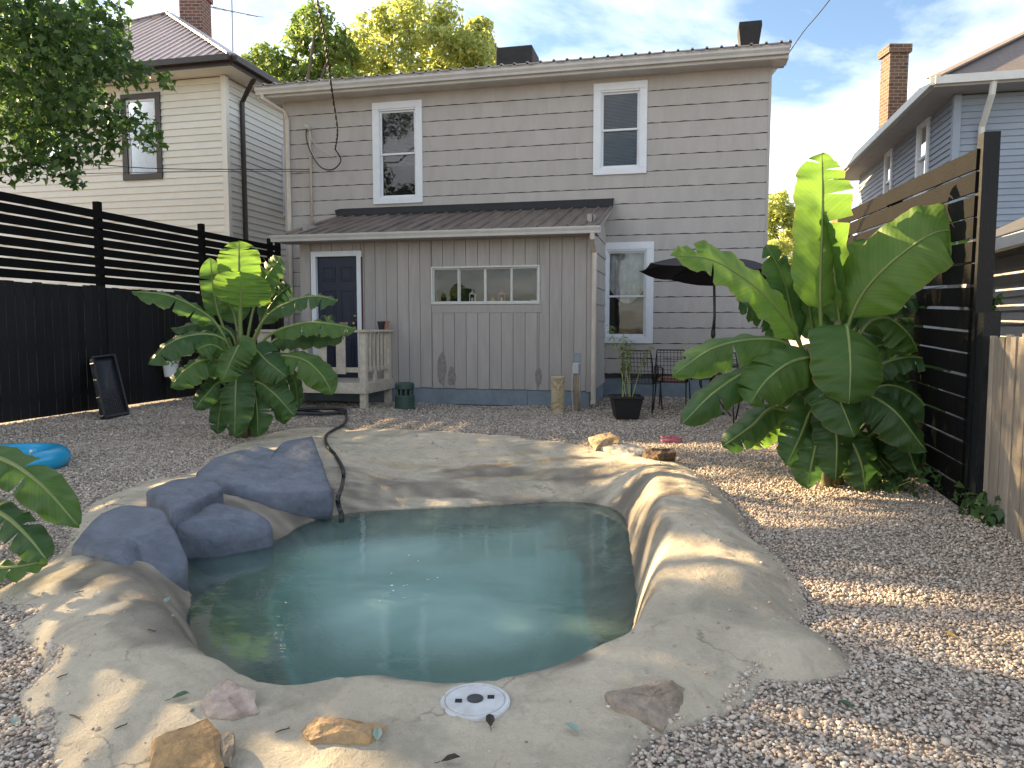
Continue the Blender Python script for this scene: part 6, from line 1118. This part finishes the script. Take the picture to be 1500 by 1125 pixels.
struct(m_.build('lattice', TRAY, t), 'stuff'); bkp = MB(); nn_ = rt2.cross(up_).normalized(); nn_ = -nn_ if nn_.dot(nL) > 0 else nn_; bkp.add([b0 + nn_ * .025, b1 + nn_ * .025, t1 + nn_ * .025, t0 + nn_ * .025], [(0, 1, 2, 3)]); bkp.build('bottom', TRAY, t)
# white bucket on the fence and wire stand
p = fence_pt(250, 540, .2); t = thing('bucket', 'white plastic bucket hung on the black fence behind the banana leaves', 'bucket', p); MB().lathe([(.1, -.13), (.125, .1), (.135, .105), (.135, .125), (.12, .125), (.1, -.1)], p, 24).build('pail', WHM, t); MB().tube(spline([p + Vector((-.13, 0, .1)), p - nL * .1 + Vector((0, 0, .25)), p + Vector((.13, 0, .1))], 10), .004, 5).build('handle', MET, t); blades(t, 'herb', [p + Vector((random.uniform(-.1, .1), random.uniform(-.1, .1), .12)) for _ in range(20)], 60, .12, .012, BAM, 8); MB().bar(p - nL * .16, p - nL * .205 + Vector((0, 0, .02)), .05, .1).build('bracket', IRON, t); MB().bar(p - nL * .1, p - nL * .2, .02, .02).build('arm', IRON, t)
p = fence_pt(262, 594, .22); p.z = 0; t = thing('wire_stand', 'thin folding wire plant stand below the white bucket', 'stand', p)
for dx in (-.16, 0, .16):
    for sg in (-1, 1): MB().tube([p + Vector((dx - .08 * sg, 0, 0)), p + Vector((dx + .08 * sg, .02, .26)), p + Vector((dx - .08 * sg, .04, .5))], .0045, 5).build('wire', IRON, t)
MB().tube([p + Vector((-.25, .04, .5)), p + Vector((.25, .04, .5))], .006, 5).build('rail', IRON, t)
# inflatable ring
q = PZ(20, 690); t = thing('swim_ring', 'bright blue inflatable swim ring lying on the gravel', 'swim ring', (q.x, q.y, 0)); BLU = mat('blue_vinyl', (.015, .30, .52), .25, .06, 4); n = 40; m_ = MB(); R1, r1 = .33, .105; vs = []; f = []
for i in range(n):
    a = 2 * math.pi * i / n
    for k in range(16):
        b = 2 * math.pi * k / 16; rr = R1 + r1 * math.cos(b) * (1 + .02 * math.sin(a * 18)); vs.append((q.x + rr * math.cos(a), q.y + rr * math.sin(a), r1 * .95 + r1 * .92 * math.sin(b)))
for i in range(n):
    for k in range(16): f.append((i * 16 + k, ((i + 1) % n) * 16 + k, ((i + 1) % n) * 16 + (k + 1) % 16, i * 16 + (k + 1) % 16))
m_.add(vs, f); m_.build('tube', BLU, t, smooth=True); MB().tube([(q.x + .3, q.y - .22, .19), (q.x + .33, q.y - .26, .22)], .012, 8).build('valve', mat('clear_valve', (.5, .6, .65), .3, .05), t)
# pink clog
q = PZ(983, 648); t = thing('clog', 'small pink rubber clog lying on the gravel', 'shoe', (q.x, q.y, 0)); PK = mat('pink_rubber', (.45, .12, .17), .6, .1); m_ = MB(); pr = [(-.11, .035), (-.1, .045), (-.05, .05), (.0, .04), (.06, .045), (.1, .04), (.115, .02)]
vs = []; f = []
for x, w_ in pr: vs += [(q.x + x, q.y - w_, .005), (q.x + x, q.y + w_, .005), (q.x + x, q.y + w_, .03), (q.x + x, q.y - w_, .03)]
for i in range(6): f += [(i * 4 + k, i * 4 + 4 + k, i * 4 + 4 + (k + 1) % 4, i * 4 + (k + 1) % 4) for k in range(4)]
f += [(0, 1, 2, 3), (24, 27, 26, 25)]; m_.add(vs, f); m_.build('sole', PK, t, bevel=.004)
m_ = MB(); vs = []; f = []
for i in range(8):
    for k in range(9): a = math.pi * k / 8; s = i / 7; w_ = .045 * math.sin(math.pi * (.35 + .6 * s)) + .003; vs.append((q.x - .0 + .115 * s, q.y + w_ * math.cos(a), .028 + (.055 * (1 - s * .7)) * math.sin(a)))
for i in range(7):
    for k in range(8): f.append((i * 9 + k, i * 9 + k + 1, (i + 1) * 9 + k + 1, (i + 1) * 9 + k))
m_.add(vs, f); m_.build('upper', PK, t, smooth=True); MB().tube(spline([(q.x, q.y - .045, .05), (q.x - .09, q.y - .03, .06), (q.x - .11, q.y, .065), (q.x - .09, q.y + .03, .06), (q.x, q.y + .045, .05)], 12), .006, 6).build('strap', PK, t)
# weeds and twigs
WEED = foliage('weed_leaf', (.03, .07, .02), (.08, .14, .04), .35)
def weed(px, py, label, n, rad, hgt, size, seed, z0=0., D=None):
    q = PZ(px, py) if D is None else PD(px, py, D); t = thing('weed', label, 'weed', q); r = random.Random(seed); cs = []
    for i in range(6): a = r.uniform(0, 6.28); e = Vector(q) + Vector((math.cos(a) * rad * r.uniform(.3, 1), math.sin(a) * rad * .6, hgt * r.uniform(.4, 1))); MB().tube(spline([q, Vector(q).lerp(e, .5) + Vector((0, 0, .04)), e], 6), .004, 4).build('stalk', CANE, t); cs += [e, Vector(q).lerp(e, .6)]
    leaf_cloud(t, 'leaves', cs, [rad * .45] * len(cs), n, size, WEED, seed, .4)
weed(1425, 752, 'leafy weed at the foot of the black post', 110, .2, .16, .075, 1)
weed(1463, 772, 'low leafy weed growing against the pickets', 80, .17, .14, .07, 2)
weed(1485, 772, 'taller vine leaves climbing the pickets', 50, .16, .45, .06, 3)
weed(1300, 722, 'ground weeds in the shade behind the tall banana stems', 120, .32, .12, .07, 4)
q = PD(1440, 480, 5.3); weed(1440, 490, 'light green vine showing above the picket fence', 120, .14, .3, .06, 6, D=5.4)
TWG = mat('twig', (.07, .05, .035), .9, .2)
for i, (x0, y0, x1, y1, lab) in enumerate([(83, 993, 98, 988, 'short dark twig on the left sandy rim'), (102, 1047, 118, 1054, 'forked dark twig on the sandy rim beside the gravel'), (168, 1068, 186, 1061, 'pale curled twig above the ochre block'), (403, 1073, 425, 1067, 'dark curled twig between the ochre block and the orange stone'), (216, 922, 228, 926, 'small twig stuck on the damp slope near the boulder'), (110, 868, 122, 866, 'tiny twig on the crest of the rim')]):
    a, b = PS(x0, y0, .006), PS(x1, y1, .006); t = MB(); t.tube(spline([a, a.lerp(b, .5) + Vector((0, .003, .001)), b], 6), [.0015, .0022, .0024, .0022, .002, .0017, .001], 5); t.tube([a.lerp(b, .6), a.lerp(b, .85) + Vector((.003, .009, .002))], .0012, 4); tag(t.build('twig', TWG), lab, 'twig')
LFB = {'g': mat('fallen_green_leaf', (.05, .10, .05), .6, .2), 'd': mat('fallen_dark_leaf', (.04, .03, .022), .8, .2), 'b': mat('pale_leaf', (.25, .32, .27), .6, .1), 'y': mat('fallen_yellow_leaf', (.4, .27, .06), .7, .2)}
for px, py, k, lab in [(264, 1019, 'g', 'small green leaf near the pinkish stone'), (553, 1075, 'b', 'pale blue-green leaf near the skimmer lid'), (838, 1066, 'b', 'pale leaf on the rim near the grey-brown triangular stone'), (660, 1112, 'd', 'dark dry leaf on the near concrete'), (1240, 1032, 'g', 'green leaf lying in the foreground gravel'), (22, 1058, 'b', 'pale grey leaf on the gravel beside the forked twig'), (404, 1010, 'y', 'yellow dry leaf at the water edge by the pinkish stone'), (1392, 930, 'y', 'orange dry leaf on the sunlit gravel'), (718, 1055, 'd', 'dark crumb of leaf below the skimmer lid'), (244, 880, 'b', 'pale leaf scrap on the damp slope')]:
    p = PS(px, py, .012); m_ = MB(); a = random.uniform(0, 6.28); d = Vector((math.cos(a), math.sin(a), .2)) * .028; s = Vector((-math.sin(a), math.cos(a), 0)) * .014; m_.add([p - d, p - d * .3 + s + Vector((0, 0, .006)), p + d * .4 + s * .8 + Vector((0, 0, .008)), p + d, p + d * .4 - s * .8 + Vector((0, 0, .007)), p - d * .3 - s + Vector((0, 0, .006)), p + Vector((0, 0, -.002))], [(0, 6, 1), (1, 6, 2), (2, 6, 3), (3, 6, 4), (4, 6, 5), (5, 6, 0)]); m_.tube([p - d, p - d * 1.6], .0012, 4); tag(m_.build('fallen_leaf', LFB[k]), lab, 'leaf')
# petals afloat
m_ = MB(); r_ = random.Random(3)
for px, py in [(560, 880), (572, 862), (580, 868), (566, 868), (590, 872), (610, 826), (602, 818), (570, 836), (628, 846), (586, 862), (560, 838), (596, 858), (640, 842), (556, 870)]:
    p = PZ(px + r_.uniform(-8, 8), py + r_.uniform(-5, 5), ZW + .004); a = r_.uniform(0, 6.28); d = Vector((math.cos(a), math.sin(a), 0)) * r_.uniform(.006, .013); s = Vector((-d.y, d.x, 0)) * .6; m_.add([p - d, p + s + Vector((0, 0, .003)), p + d, p - s], [(0, 1, 2, 3)])
struct(m_.build('floating_petals', mat('white_petal', (.75, .75, .7), .6, .05)), 'stuff')
